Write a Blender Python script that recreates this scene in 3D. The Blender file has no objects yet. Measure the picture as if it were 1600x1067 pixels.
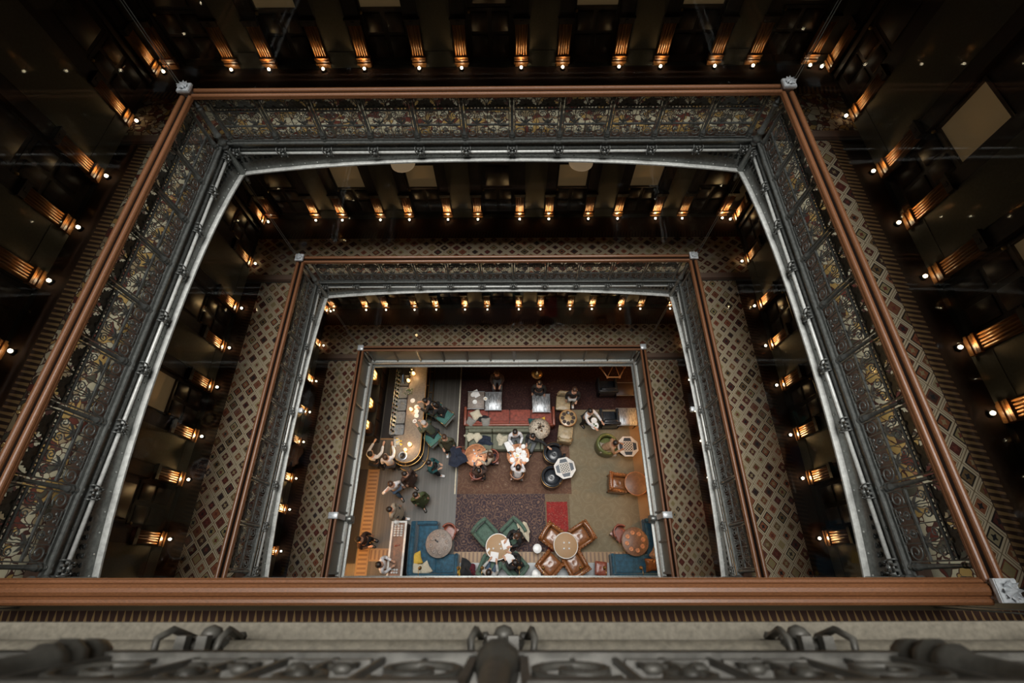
import bpy, bmesh, math, random
from mathutils import Matrix, Vector
PI = math.pi
random.seed(7)
C = bpy.context.scene.collection

# ------------------------------------------------------------------ camera
FPX, PITCH, ROLL, YAW = 720.4, 0.4715, -0.0167, 0.0142
H0 = 17.6                                   # camera height over the lobby floor
def cam_matrix():
    cp, sp = math.cos(PITCH), math.sin(PITCH)
    m = Matrix(((1, 0, 0), (0, cp, -sp), (0, sp, cp)))
    return Matrix.Rotation(YAW, 3, 'Z') @ m @ Matrix.Rotation(ROLL, 3, 'Z')
CM = cam_matrix()
cd = bpy.data.cameras.new('camera'); cam = bpy.data.objects.new('camera', cd); C.objects.link(cam)
cd.sensor_width = 36; cd.lens = FPX * 36 / 1600; cd.clip_start = 0.05; cd.clip_end = 200
cd.dof.use_dof = True; cd.dof.focus_distance = 8.5; cd.dof.aperture_fstop = 2.4
cam.matrix_world = Matrix.Translation((0, 0, H0)) @ CM.to_4x4()
bpy.context.scene.camera = cam

# ------------------------------------------------------------------ light
W = bpy.data.worlds.new('world'); bpy.context.scene.world = W; W.use_nodes = True
W.node_tree.nodes['Background'].inputs[0].default_value = (0.62, 0.72, 0.85, 1)
W.node_tree.nodes['Background'].inputs[1].default_value = 0.012
sl = bpy.data.lights.new('skylight', 'AREA'); sl.shape = 'RECTANGLE'; sl.size = 46.0; sl.size_y = 40.0
sl.energy = 105000; sl.color = (1.0, 0.985, 0.95)
slo = bpy.data.objects.new('skylight', sl); C.objects.link(slo); slo.location = (-0.4, 3.0, H0 + 60)
vs = bpy.context.scene.view_settings
vs.view_transform = 'Standard'; vs.look = 'None'; vs.exposure = 0.0; vs.gamma = 1.0; vs.use_curve_mapping = False

# ------------------------------------------------------------------ helpers
def spot(u, v, z=0.0):
    """world point at height z seen at photo position u, v"""
    d = CM @ Vector(((u - 800) / FPX, -(v - 533.5) / FPX, -1))
    t = (z - H0) / d.z
    return Vector((d.x * t, d.y * t, z))

class MB:
    def __init__(s): s.v = []; s.f = []; s.m = []; s.sm = []
    def add(s, vs, fs, mi=0, smooth=False, M=None):
        o = len(s.v)
        for p in vs:
            p = Vector(p)
            s.v.append(M @ p if M is not None else p)
        for f in fs: s.f.append([i + o for i in f]); s.m.append(mi); s.sm.append(smooth)
        return s
    def box(s, x0, x1, y0, y1, z0, z1, mi=0, M=None):
        vs = [(x, y, z) for z in (z0, z1) for y in (y0, y1) for x in (x0, x1)]
        return s.add(vs, [(0, 2, 3, 1), (4, 5, 7, 6), (0, 1, 5, 4), (2, 6, 7, 3), (0, 4, 6, 2), (1, 3, 7, 5)], mi, False, M)
    def rbox(s, x0, x1, y0, y1, z0, z1, r=.03, seg=2, mi=0, M=None):
        bm = bmesh.new(); bmesh.ops.create_cube(bm, size=1)
        for v in bm.verts:
            v.co = Vector(((x0 + x1) / 2 + v.co.x * (x1 - x0), (y0 + y1) / 2 + v.co.y * (y1 - y0), (z0 + z1) / 2 + v.co.z * (z1 - z0)))
        bmesh.ops.bevel(bm, geom=list(bm.edges), offset=min(r, (x1-x0)*.49, (y1-y0)*.49, (z1-z0)*.49), segments=seg, profile=.5, affect='EDGES')
        bm.verts.index_update()
        s.add([v.co.copy() for v in bm.verts], [[v.index for v in f.verts] for f in bm.faces], mi, True, M); bm.free()
        return s
    def lathe(s, prof, n=16, mi=0, M=None, smooth=True, caps=True):
        vs = []; fs = []
        for r, z in prof:
            for k in range(n): a = 2*PI*k/n; vs.append((r*math.cos(a), r*math.sin(a), z))
        for i in range(len(prof)-1):
            for k in range(n): a = i*n+k; b = i*n+(k+1) % n; fs.append((a, b, b+n, a+n))
        if caps:
            fs.append(list(range(n))[::-1]); fs.append([(len(prof)-1)*n+k for k in range(n)])
        return s.add(vs, fs, mi, smooth, M)
    def tube(s, pts, r, n=6, mi=0, M=None, smooth=True, closed=False):
        pts = [Vector(p) for p in pts]; N = len(pts); rs = r if isinstance(r, (list, tuple)) else [r]*N
        vs = []; fs = []; up = None
        for i, p in enumerate(pts):
            if closed: t = pts[(i+1) % N]-pts[i-1]
            else: t = pts[min(i+1, N-1)]-pts[max(i-1, 0)]
            if t.length < 1e-9: t = Vector((0, 0, 1))
            t.normalize()
            if up is None: up = Vector((0, 1, 0)) if abs(t.y) < .9 else Vector((1, 0, 0))
            x = up - t*up.dot(t)
            if x.length < 1e-6: x = t.orthogonal()
            x.normalize(); y = t.cross(x); up = x
            for k in range(n):
                a = 2*PI*(k+.5)/n; vs.append(p + x*(rs[i]*math.cos(a)) + y*(rs[i]*math.sin(a)))
        for i in range(N if closed else N-1):
            j = (i+1) % N
            for k in range(n):
                k2 = (k+1) % n; fs.append((i*n+k, i*n+k2, j*n+k2, j*n+k))
        if not closed: fs.append(list(range(n))[::-1]); fs.append([(N-1)*n+k for k in range(n)])
        return s.add(vs, fs, mi, smooth, M)
    def ball(s, c, r, n=8, m=6, mi=0, M=None):
        r = r if isinstance(r, (list, tuple)) else (r, r, r); vs = [(c[0], c[1], c[2]-r[2])]; fs = []
        for i in range(1, m):
            p = -PI/2 + PI*i/m
            for k in range(n): a = 2*PI*k/n; vs.append((c[0]+r[0]*math.cos(p)*math.cos(a), c[1]+r[1]*math.cos(p)*math.sin(a), c[2]+r[2]*math.sin(p)))
        vs.append((c[0], c[1], c[2]+r[2])); L = len(vs)-1
        for k in range(n): fs.append((0, 1+(k+1) % n, 1+k)); fs.append((L, L-n+k, L-n+(k+1) % n))
        for i in range(m-2):
            for k in range(n): a = 1+i*n+k; b = 1+i*n+(k+1) % n; fs.append((a, b, b+n, a+n))
        return s.add(vs, fs, mi, True, M)
    def prism(s, poly, z0, z1, mi=0, M=None, smooth=False):
        n = len(poly); vs = [(x, y, z0) for x, y in poly]+[(x, y, z1) for x, y in poly]
        fs = [list(range(n))[::-1], [n+k for k in range(n)]]+[(k, (k+1) % n, n+(k+1) % n, n+k) for k in range(n)]
        return s.add(vs, fs, mi, smooth, M)
    def extr(s, prof, x0, x1, mi=0, M=None, smooth=False):
        """profile of (y, z) points run along x"""
        n = len(prof); vs = [(x0, y, z) for y, z in prof]+[(x1, y, z) for y, z in prof]
        fs = [list(range(n)), [n+k for k in range(n)][::-1]]+[(k, n+k, n+(k+1) % n, (k+1) % n) for k in range(n)]
        return s.add(vs, fs, mi, smooth, M)
    def mesh(s, name, mats):
        me = bpy.data.meshes.new(name); me.from_pydata([tuple(v) for v in s.v], [], s.f)
        for m in (mats if isinstance(mats, (list, tuple)) else [mats]): me.materials.append(m)
        me.polygons.foreach_set('material_index', s.m); me.polygons.foreach_set('use_smooth', s.sm); me.update()
        bm = bmesh.new(); bm.from_mesh(me); bmesh.ops.recalc_face_normals(bm, faces=bm.faces); bm.to_mesh(me); bm.free()
        return me
    def build(s, name, mats, parent=None, **k): return put(name, s.mesh(name, mats), parent, **k)

def put(name, me, parent=None, loc=(0, 0, 0), rz=0, label=None, cat=None, group=None, kind=None, scale=None):
    o = bpy.data.objects.new(name, me); C.objects.link(o); o.location = loc; o.rotation_euler = (0, 0, rz)
    if parent is not None: o.parent = parent
    if scale: o.scale = scale
    tag(o, label, cat, group, kind); return o
def tag(o, label=None, cat=None, group=None, kind=None):
    if label: o['label'] = label
    if cat: o['category'] = cat
    if group: o['group'] = group
    if kind: o['kind'] = kind
    return o
def thing(name, label, cat, loc=(0, 0, 0), rz=0, group=None, scale=None):
    o = bpy.data.objects.new(name, None); o.empty_display_size = .1; C.objects.link(o); o.location = loc; o.rotation_euler = (0, 0, rz)
    if scale: o.scale = (scale,)*3
    return tag(o, label, cat, group)
def dup(o, loc=None, rz=None, label=None, group=None, parent=None, scale=None):
    c = o.copy(); C.objects.link(c)
    if parent is not None: c.parent = parent
    if loc is not None: c.location = loc
    if rz is not None: c.rotation_euler = (0, 0, rz)
    if scale: c.scale = (scale,)*3
    if label: c['label'] = label
    if group: c['group'] = group
    for ch in KIDS(o): dup(ch, parent=c)
    return c
def KIDS(o): return list(o.children)
ORD = ['first', 'second', 'third', 'fourth', 'fifth', 'sixth', 'seventh', 'eighth', 'ninth', 'tenth', 'eleventh', 'twelfth', 'thirteenth', 'fourteenth', 'fifteenth', 'sixteenth']

# ------------------------------------------------------------------ materials
class NT:
    def __init__(s, name):
        s.m = bpy.data.materials.new(name); s.m.use_nodes = True; s.t = s.m.node_tree; s.b = s.t.nodes['Principled BSDF']
    def n(s, typ, **k):
        x = s.t.nodes.new(typ)
        for a, b in k.items(): setattr(x, a, b)
        return x
    def l(s, a, b): s.t.links.new(a, b)
    def math(s, op, a, b=None, c=None):
        x = s.n('ShaderNodeMath', operation=op)
        for i, q in enumerate((a, b, c)):
            if q is None: continue
            if isinstance(q, (int, float)): x.inputs[i].default_value = q
            else: s.l(q, x.inputs[i])
        return x.outputs[0]
    def coord(s, out='Object', scale=None):
        c = s.n('ShaderNodeTexCoord').outputs[out]
        if scale:
            mp = s.n('ShaderNodeMapping'); mp.inputs['Scale'].default_value = scale; s.l(c, mp.inputs[0]); return mp.outputs[0]
        return c
    def noise(s, vec, sc, det=3, rough=.6):
        x = s.n('ShaderNodeTexNoise'); x.inputs['Scale'].default_value = sc; x.inputs['Detail'].default_value = det; x.inputs['Roughness'].default_value = rough
        s.l(vec, x.inputs['Vector']); return x
    def ramp(s, fac, stops, const=False):
        r = s.n('ShaderNodeValToRGB'); cr = r.color_ramp
        if const: cr.interpolation = 'CONSTANT'
        while len(cr.elements) < len(stops): cr.elements.new(.5)
        for e, (p, c) in zip(cr.elements, stops): e.position = p; e.color = (*c, 1)
        s.l(fac, r.inputs[0]); return r.outputs[0]
    def mix(s, fac, a, b, mode='MIX'):
        x = s.n('ShaderNodeMix', data_type='RGBA', blend_type=mode)
        for i, q in ((0, fac), (6, a), (7, b)):
            if isinstance(q, (int, float)): x.inputs[i].default_value = q
            elif isinstance(q, tuple): x.inputs[i].default_value = (*q, 1)
            else: s.l(q, x.inputs[i])
        return x.outputs[2]
    def bump(s, h, st=.3, d=.01):
        x = s.n('ShaderNodeBump'); x.inputs['Strength'].default_value = st; x.inputs['Distance'].default_value = d
        s.l(h, x.inputs['Height']); s.l(x.outputs[0], s.b.inputs['Normal'])

def mat(name, col, rough=.6, metal=0., var=.25, sc=8., bump=0., stretch=None, coat=0., spec=None, sheen=0.):
    t = NT(name); v = t.coord('Object', stretch or (1, 1, 1)); nz = t.noise(v, sc, 4)
    dk = tuple(c*(1-var) for c in col); lt = tuple(min(1, c*(1+var)) for c in col)
    t.l(t.ramp(nz.outputs[0], [(.3, dk), (.7, lt)]), t.b.inputs['Base Color'])
    t.b.inputs['Roughness'].default_value = rough; t.b.inputs['Metallic'].default_value = metal
    if coat: t.b.inputs['Coat Weight'].default_value = coat; t.b.inputs['Coat Roughness'].default_value = .15
    if spec is not None: t.b.inputs['Specular IOR Level'].default_value = spec
    if sheen: t.b.inputs['Sheen Weight'].default_value = sheen
    if bump: t.bump(nz.outputs[0], bump, .01)
    return t.m
def emis(name, col, st):
    t = NT(name); t.b.inputs['Base Color'].default_value = (*col, 1); t.b.inputs['Emission Color'].default_value = (*col, 1); t.b.inputs['Emission Strength'].default_value = st
    nz = t.noise(t.coord(), 30, 2); t.b.inputs['Roughness'].default_value = .4; t.bump(nz.outputs[0], .05)
    return t.m

M = {}
M['iron'] = mat('painted cast iron', (.165, .172, .162), .32, .45, .3, 25, .12)
M['iron_light'] = mat('pale painted iron moulding', (.60, .61, .58), .42, .2, .2, 20, .08)
M['iron_dark'] = mat('dark ironwork', (.075, .08, .078), .38, .5, .3, 25, .1)
M['iron_grey'] = mat('grey painted iron panel', (.20, .215, .20), .55, .15, .25, 45, .35)
M['rail_groove_shade'] = mat('painted shade between the rail rolls', (.008, .005, .004), .95, spec=.05)  # shade between the rolls, painted as a near-black strip
M['iron_shaded'] = mat('painted iron darkened as if in dim light', (.085, .08, .068), .5, .25, .3, 30, .15)  # darker copy of the iron: dimmer light on the top level put into the colour
M['beige_iron_shaded'] = mat('beige painted iron darkened as if in dim light', (.17, .150, .112), .7, 0, .25, 60, .25)  # beige is its own; dimmer light on the top level is painted in
M['silver'] = mat('silver painted cast metal', (.62, .65, .67), .4, .3, .2, 30, .1)
M['rail'] = mat('polished mahogany handrail', (.165, .066, .026), .42, 0, .45, 14, .10, (3, 30, 30), .12)
M['wood_dark'] = mat('dark stained wood', (.035, .017, .010), .5, 0, .35, 6, .1, (4, 4, .6))
M['wood_gold'] = mat('varnished oak pilaster', (.36, .15, .045), .35, 0, .35, 12, .12, (8, 8, .5), .2)
M['plaster'] = mat('grey brown plaster', (.13, .112, .08), .85, 0, .12, 30, .1)
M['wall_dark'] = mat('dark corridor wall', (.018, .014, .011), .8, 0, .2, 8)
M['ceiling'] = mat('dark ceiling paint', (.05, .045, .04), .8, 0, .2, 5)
M['leather_tan'] = mat('tan tufted leather', (.215, .08, .026), .28, 0, .35, 16, .25, coat=.2)
M['leather_red'] = mat('russet leather', (.22, .06, .035), .34, 0, .3, 16, .25)
M['leather_black'] = mat('black leather', (.022, .026, .032), .25, 0, .3, 18, .25)
M['leather_beige'] = mat('beige tufted leather', (.34, .27, .16), .4, 0, .3, 16, .25)
M['leather_olive'] = mat('olive leather', (.12, .14, .05), .35, 0, .3, 16, .25)
M['velvet_green'] = mat('green velvet', (.055, .105, .075), .7, 0, .35, 14, .2, sheen=.3)
M['velvet_teal'] = mat('dark teal velvet', (.02, .12, .10), .6, 0, .3, 14, .2, sheen=.5)
M['velvet_blue'] = mat('blue velvet', (.010, .068, .115), .7, 0, .45, 9, .2, sheen=.25)
M['velvet_red'] = mat('rust red velvet', (.22, .045, .028), .7, 0, .45, 9, .2, sheen=.25)
M['fab_khaki'] = mat('khaki green upholstery', (.13, .135, .095), .75, 0, .25, 14, .2)
M['cream'] = mat('cream fabric', (.55, .50, .38), .85, 0, .15, 18, .3)
M['yellow'] = mat('mustard fabric', (.66, .42, .06), .8, 0, .15, 18, .3)
M['greyfab'] = mat('grey fabric', (.24, .23, .21), .85, 0, .2, 18, .3)
M['brass'] = mat('brass', (.55, .34, .13), .3, .9, .15, 20)
M['steel'] = mat('brushed steel', (.42, .45, .48), .3, .85, .25, 12)
M['white'] = mat('white porcelain', (.75, .75, .73), .3, 0, .05, 10)
M['paper'] = mat('white paper', (.80, .80, .80), .8, 0, .05, 10)
M['marble_white'] = mat('pale marble', (.62, .61, .58), .3, 0, .2, 6)
M['black'] = mat('black lacquer', (.012, .012, .014), .35, 0, .2, 10)
M['bottle'] = mat('dark bottle glass', (.02, .03, .02), .08, 0, .2, 5, coat=.5)
M['counter'] = mat('bar counter stone', (.19, .16, .13), .35, 0, .3, 18, .05)
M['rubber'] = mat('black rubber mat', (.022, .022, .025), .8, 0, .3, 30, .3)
M['lemon'] = mat('lemon skin', (.85, .55, .04), .45, 0, .1, 20, .1)
M['leaf'] = mat('green leaves', (.06, .13, .03), .6, 0, .3, 20)
M['frost'] = emis('frosted lit pane', (.64, .42, .20), .055)
M['bowl_glow'] = emis('dim lamp bowl', (.8, .55, .32), .2)
M['bulb'] = emis('lamp bulb', (1.0, .80, .52), 16)
M['shade'] = emis('glowing lamp shade', (1.0, .62, .22), 3.2)
M['screen'] = emis('till screen', (.35, .6, .95), .9)
M['bulb_small'] = emis('dim candle flame', (1.0, .72, .4), 10)

def glass_mat():
    t = NT('clear barrier glass'); tr = t.n('ShaderNodeBsdfTransparent'); tr.inputs[0].default_value = (.97, .985, .98, 1)
    gl = t.n('ShaderNodeBsdfGlossy'); gl.inputs['Roughness'].default_value = .02
    lw = t.n('ShaderNodeFresnel'); lw.inputs[0].default_value = 1.45
    mx = t.n('ShaderNodeMixShader'); t.l(t.math('MINIMUM', t.math('MULTIPLY', lw.outputs[0], .25), .020), mx.inputs[0]); t.l(tr.outputs[0], mx.inputs[1]); t.l(gl.outputs[0], mx.inputs[2])
    t.l(mx.outputs[0], t.t.nodes['Material Output'].inputs[0]); return t.m
M['glass'] = glass_mat()
def drink_mat():
    t = NT('drinking glass'); t.b.inputs['Base Color'].default_value = (.9, .95, .96, 1); t.b.inputs['Roughness'].default_value = .05
    t.b.inputs['Alpha'].default_value = .35; nz = t.noise(t.coord(), 10, 1); t.bump(nz.outputs[0], .02); return t.m
M['drink'] = drink_mat()

def diamonds(t, v, a, b, cream=(.60, .475, .33)):
    """kilim diamonds; a long pitch (x), b short pitch (y)"""
    sp = t.n('ShaderNodeSeparateXYZ'); t.l(v, sp.inputs[0]); x, y = sp.outputs[0], sp.outputs[1]
    p = t.math('ADD', t.math('DIVIDE', x, a), t.math('DIVIDE', y, b)); q = t.math('SUBTRACT', t.math('DIVIDE', x, a), t.math('DIVIDE', y, b))
    cp, cq = t.math('FLOOR', p), t.math('FLOOR', q)
    lp = t.math('ABSOLUTE', t.math('SUBTRACT', t.math('SUBTRACT', p, cp), .5)); lq = t.math('ABSOLUTE', t.math('SUBTRACT', t.math('SUBTRACT', q, cq), .5))
    d = t.math('MAXIMUM', lp, lq); prod = t.math('MULTIPLY', lp, lq)
    cb = t.n('ShaderNodeCombineXYZ'); t.l(cp, cb.inputs[0]); t.l(cq, cb.inputs[1])
    wn = t.n('ShaderNodeTexWhiteNoise', noise_dimensions='3D'); t.l(cb.outputs[0], wn.inputs[0])
    rnd = wn.outputs[0]
    fill = t.ramp(rnd, [(0, (.10, .028, .022)), (.2, (.17, .10, .045)), (.34, (.30, .23, .11)), (.5, (.06, .03, .024)), (.64, (.26, .09, .045)), (.8, (.34, .27, .16)), (.9, (.20, .08, .04))], True)
    rnd2 = t.math('FRACT', t.math('MULTIPLY', rnd, 7.3))
    ring = t.ramp(rnd2, [(0, cream), (.45, (.025, .02, .018)), (.75, (.20, .06, .035))], True)
    motif = t.ramp(t.math('FRACT', t.math('MULTIPLY', rnd, 13.7)), [(0, (.02, .02, .022)), (.35, (.30, .22, .12)), (.7, (.16, .04, .03))], True)
    c = t.mix(t.math('LESS_THAN', d, .285), ring, fill)                 # inner field, ring round it
    star = t.math('MULTIPLY', t.math('LESS_THAN', d, .19), t.math('LESS_THAN', prod, .006))
    c = t.mix(star, c, motif)
    c = t.mix(t.math('GREATER_THAN', d, .345), c, (.035, .022, .018)); gap = t.math('GREATER_THAN', d, .372)
    c = t.mix(gap, c, cream)
    br = t.math('GREATER_THAN', d, .475); c = t.mix(br, c, (.19, .13, .075))
    return c, x, y
def arabesque(t, v):
    nz = t.noise(v, 3.2, 2); av = t.n('ShaderNodeVectorMath', operation='ADD'); mu = t.n('ShaderNodeVectorMath', operation='SCALE'); mu.inputs['Scale'].default_value = .35
    t.l(nz.outputs['Color'], mu.inputs[0]); t.l(v, av.inputs[0]); t.l(mu.outputs[0], av.inputs[1])
    vo = t.n('ShaderNodeTexVoronoi'); vo.inputs['Scale'].default_value = 9.5; t.l(av.outputs[0], vo.inputs[0])
    col = t.ramp(vo.outputs['Color'], [(0, (.13, .035, .025)), (.2, (.50, .43, .30)), (.42, (.42, .26, .09)), (.55, (.30, .22, .13)), (.66, (.08, .07, .05)), (.74, (.50, .44, .32)), (.9, (.28, .12, .07))], True)
    ve = t.n('ShaderNodeTexVoronoi', feature='DISTANCE_TO_EDGE'); ve.inputs['Scale'].default_value = 9.5; t.l(av.outputs[0], ve.inputs[0])
    return t.mix(t.math('LESS_THAN', ve.outputs[0], .06), col, (.07, .03, .025))
def carpet_mat(name, field_to, ornate, dia_from, far_saw=True, a=.30, b=.25):
    t = NT(name); v = t.coord()
    c, x, y = diamonds(t, v, a, b); d = t.math('MULTIPLY', y, -1.0)
    if ornate: c = t.mix(t.math('LESS_THAN', d, dia_from), c, arabesque(t, v))
    fx = t.math('FRACT', t.math('DIVIDE', x, .074))
    def saw(c, d0, d1):
        k = t.math('DIVIDE', t.math('SUBTRACT', d, d0), d1-d0)
        tooth = t.math('LESS_THAN', t.math('FRACT', t.math('ADD', fx, t.math('MULTIPLY', k, .35))), t.math('SUBTRACT', .56, t.math('MULTIPLY', k, .22)))
        cc = t.mix(tooth, (.035, .018, .013), (.25, .15, .065) if ornate else (.075, .042, .025))
        ins = t.math('MULTIPLY', t.math('GREATER_THAN', d, d0), t.math('LESS_THAN', d, d1)); return t.mix(ins, c, cc)
    c = t.mix(t.math('GREATER_THAN', d, field_to), c, (.05, .028, .018))
    c = t.mix(t.math('LESS_THAN', d, .24), c, (.26, .165, .125)); c = t.mix(t.math('LESS_THAN', d, .10), c, (.12, .07, .05)) 
    if far_saw: c = saw(c, field_to+.01, field_to+.19)
    nz = t.noise(v, 260, 2); c = t.mix(.35, c, nz.outputs['Color'], 'MULTIPLY') if False else c
    wv = t.noise(t.coord('Object', (60, 400, 1)), 1.0, 2); c = t.mix(t.math('MULTIPLY', wv.outputs[0], .25), c, (.03, .022, .015))
    t.l(c, t.b.inputs['Base Color']); t.b.inputs['Roughness'].default_value = .92; t.b.inputs['Specular IOR Level'].default_value = .15
    t.bump(wv.outputs[0], .25, .004); return t.m
def saw_mat():
    t = NT('sawtooth carpet border'); v = t.coord(); sp = t.n('ShaderNodeSeparateXYZ'); t.l(v, sp.inputs[0]); x, y = sp.outputs[0], sp.outputs[1]
    d = t.math('MULTIPLY', y, -1.0); fx = t.math('FRACT', t.math('DIVIDE', x, .074))
    k = t.math('DIVIDE', t.math('SUBTRACT', d, .19), .16)
    tooth = t.math('LESS_THAN', fx, t.math('ADD', t.math('MULTIPLY', k, .55), .10))
    c = t.mix(tooth, (.07, .028, .02), (.40, .235, .095)); c = t.mix(t.math('LESS_THAN', d, .19), c, (.20, .145, .085)); c = t.mix(t.math('LESS_THAN', d, .13), c, (.085, .05, .032))
    wv = t.noise(t.coord('Object', (60, 400, 1)), 1.0, 2); c = t.mix(t.math('MULTIPLY', wv.outputs[0], .3), c, (.03, .022, .015))
    t.l(c, t.b.inputs['Base Color']); t.b.inputs['Roughness'].default_value = .92; t.bump(wv.outputs[0], .25, .004); return t.m
M['carpet_upper'] = carpet_mat('upper gallery carpet', 1.13, True, .92)
M['carpet_upper_left'] = carpet_mat('upper gallery arabesque carpet', 1.15, True, 1.2)
M['carpet_mid'] = carpet_mat('middle gallery kilim carpet', 1.30, False, 0)
M['carpet_low'] = carpet_mat('lower gallery kilim carpet', 1.30, False, 0, a=.29, b=.24)
M['carpet_near'] = saw_mat()

def floor_wood(name, c1, c2, pitch=.16, along='y', rough=.45):
    t = NT(name); v = t.coord(); sp = t.n('ShaderNodeSeparateXYZ'); t.l(v, sp.inputs[0]); x, y = sp.outputs[0], sp.outputs[1]
    if along == 'x': x, y = y, x
    k = t.math('FLOOR', t.math('DIVIDE', x, pitch)); wn = t.n('ShaderNodeTexWhiteNoise', noise_dimensions='1D'); t.l(k, wn.inputs['W'])
    nz = t.noise(t.coord('Object', (14, 1.2, 1) if along == 'y' else (1.2, 14, 1)), 2.2, 5)
    f = t.math('ADD', t.math('MULTIPLY', wn.outputs[0], .45), t.math('MULTIPLY', nz.outputs[0], .55))
    c = t.ramp(f, [(.25, c1), (.75, c2)]); fr = t.math('FRACT', t.math('DIVIDE', x, pitch)); c = t.mix(t.math('LESS_THAN', fr, .05), c, tuple(q*.35 for q in c1))
    t.l(c, t.b.inputs['Base Color']); t.b.inputs['Roughness'].default_value = rough; t.bump(nz.outputs[0], .1); return t.m
M['floor_grey'] = floor_wood('weathered grey oak floor', (.058, .051, .041), (.095, .086, .072), .10)
M['stone_grey'] = floor_wood('grey veined marble', (.17, .185, .19), (.34, .355, .36), .9, 'x', .35)
def persian(name, base, dark, light, sc=9., th=.5, size=None):
    t = NT(name); v = t.coord()
    nz = t.noise(v, 4, 3); mu = t.n('ShaderNodeVectorMath', operation='SCALE'); mu.inputs['Scale'].default_value = .12; t.l(nz.outputs['Color'], mu.inputs[0])
    av = t.n('ShaderNodeVectorMath', operation='ADD'); t.l(v, av.inputs[0]); t.l(mu.outputs[0], av.inputs[1])
    vo = t.n('ShaderNodeTexVoronoi', feature='F1'); vo.inputs['Scale'].default_value = sc; vo.inputs['Randomness'].default_value = .75; t.l(av.outputs[0], vo.inputs[0])
    w = t.math('FRACT', t.math('MULTIPLY', vo.outputs['Distance'], 3.2)); line = t.math('MULTIPLY', t.math('GREATER_THAN', w, .42), t.math('LESS_THAN', w, .72))
    c = t.mix(line, dark, base)
    n2 = t.noise(v, 34, 2, .7); c = t.mix(t.math('GREATER_THAN', n2.outputs[0], .62), c, light)
    c = t.mix(t.math('LESS_THAN', vo.outputs['Distance'], .11), c, light)
    n3 = t.noise(v, 2.1, 3); c = t.mix(t.math('MULTIPLY', n3.outputs[0], .55), c, base)
    t.l(c, t.b.inputs['Base Color']); t.b.inputs['Roughness'].default_value = .95; t.b.inputs['Specular IOR Level'].default_value = .1; t.bump(n2.outputs[0], .2, .005); return t.m
M['rug_navy'] = persian('navy floral rug', (.14, .09, .072), (.020, .020, .036), (.26, .16, .11), 4.4)
M['rug_brown'] = persian('faded brown rug', (.14, .08, .055), (.10, .055, .04), (.22, .155, .11), 2.6)
M['rug_maroon'] = persian('dark maroon rug', (.05, .024, .021), (.026, .013, .014), (.075, .05, .042), 4.0)
M['rug_olive'] = persian('worn olive rug', (.215, .182, .12), (.19, .155, .10), (.255, .215, .145), 2.2)
M['rug_red'] = persian('red accent rug', (.27, .032, .03), (.20, .026, .026), (.28, .21, .15), 2.2)
M['rug_edge'] = persian('worn brown rug edge', (.17, .13, .085), (.14, .10, .065), (.22, .17, .12), 6)
def mosaic_mat():
    t = NT('tan marquetry border'); v = t.coord(); sp = t.n('ShaderNodeSeparateXYZ'); t.l(v, sp.inputs[0]); x, y = sp.outputs[0], sp.outputs[1]
    fr = t.math('FRACT', t.math('DIVIDE', x, .14)); ins = t.math('MULTIPLY', t.math('GREATER_THAN', t.math('ABSOLUTE', y), 0.0), t.math('LESS_THAN', t.math('ABSOLUTE', y), .15))
    c = t.mix(t.math('LESS_THAN', fr, .45), (.36, .22, .10), (.16, .085, .04)); c = t.mix(ins, (.30, .18, .08), c)
    nz = t.noise(v, 9, 4); c = t.mix(t.math('MULTIPLY', nz.outputs[0], .5), c, (.20, .11, .05)); t.l(c, t.b.inputs['Base Color']); t.b.inputs['Roughness'].default_value = .5; t.bump(nz.outputs[0], .05); return t.m
M['mosaic'] = mosaic_mat()
def chess_mat():
    t = NT('chess board inlay'); v = t.coord('Object', (1, 1, 1)); ck = t.n('ShaderNodeTexChecker'); ck.inputs['Scale'].default_value = 20.6
    ck.inputs[1].default_value = (.6, .56, .48, 1); ck.inputs[2].default_value = (.02, .03, .045, 1)
    mp = t.n('ShaderNodeMapping'); mp.inputs['Location'].default_value = (10, 10, .01); t.l(v, mp.inputs[0]); t.l(mp.outputs[0], ck.inputs[0]); t.l(ck.outputs[0], t.b.inputs['Base Color']); t.b.inputs['Roughness'].default_value = .4; return t.m
M['chess'] = chess_mat()
M['inlay_navy'] = mat('blue black inlay', (.03, .045, .065), .35)
M['copper'] = mat('hammered copper table top', (.46, .20, .095), .42, .35, .35, 13, .3)
M['cork'] = mat('speckled cork table top', (.36, .23, .12), .6, 0, .4, 60, .15)
M['inlay_grey'] = mat('carved grey wood table top', (.22, .185, .16), .5, 0, .3, 14, .2)
M['inlay_brown'] = mat('carved brown wood table top', (.17, .085, .045), .45, 0, .3, 14, .2)
M['silver_top'] = mat('foxed mirror table top', (.36, .38, .40), .42, .6, .8, 9, .6, (4, .8, 1))
M['dried'] = mat('dried pale petals', (.46, .40, .32), .8, 0, .7, 20, .5)
M['skin_light'] = mat('light skin', (.55, .32, .22), .55, 0, .08, 6)
M['skin_tan'] = mat('tan skin', (.34, .17, .10), .55, 0, .08, 6)
M['shoe_white'] = mat('white shoe leather', (.7, .7, .7), .5, 0, .05, 9)
M['shoe_dark'] = mat('dark shoe leather', (.02, .018, .016), .4, 0, .1, 9)
M['hair_dark'] = mat('dark hair', (.014, .010, .009), .45, 0, .3, 40, .3)
M['hair_brown'] = mat('brown hair', (.06, .03, .018), .45, 0, .3, 40, .3)
M['hair_grey'] = mat('pale grey hair', (.52, .48, .46), .5, 0, .2, 40, .3)
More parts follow.
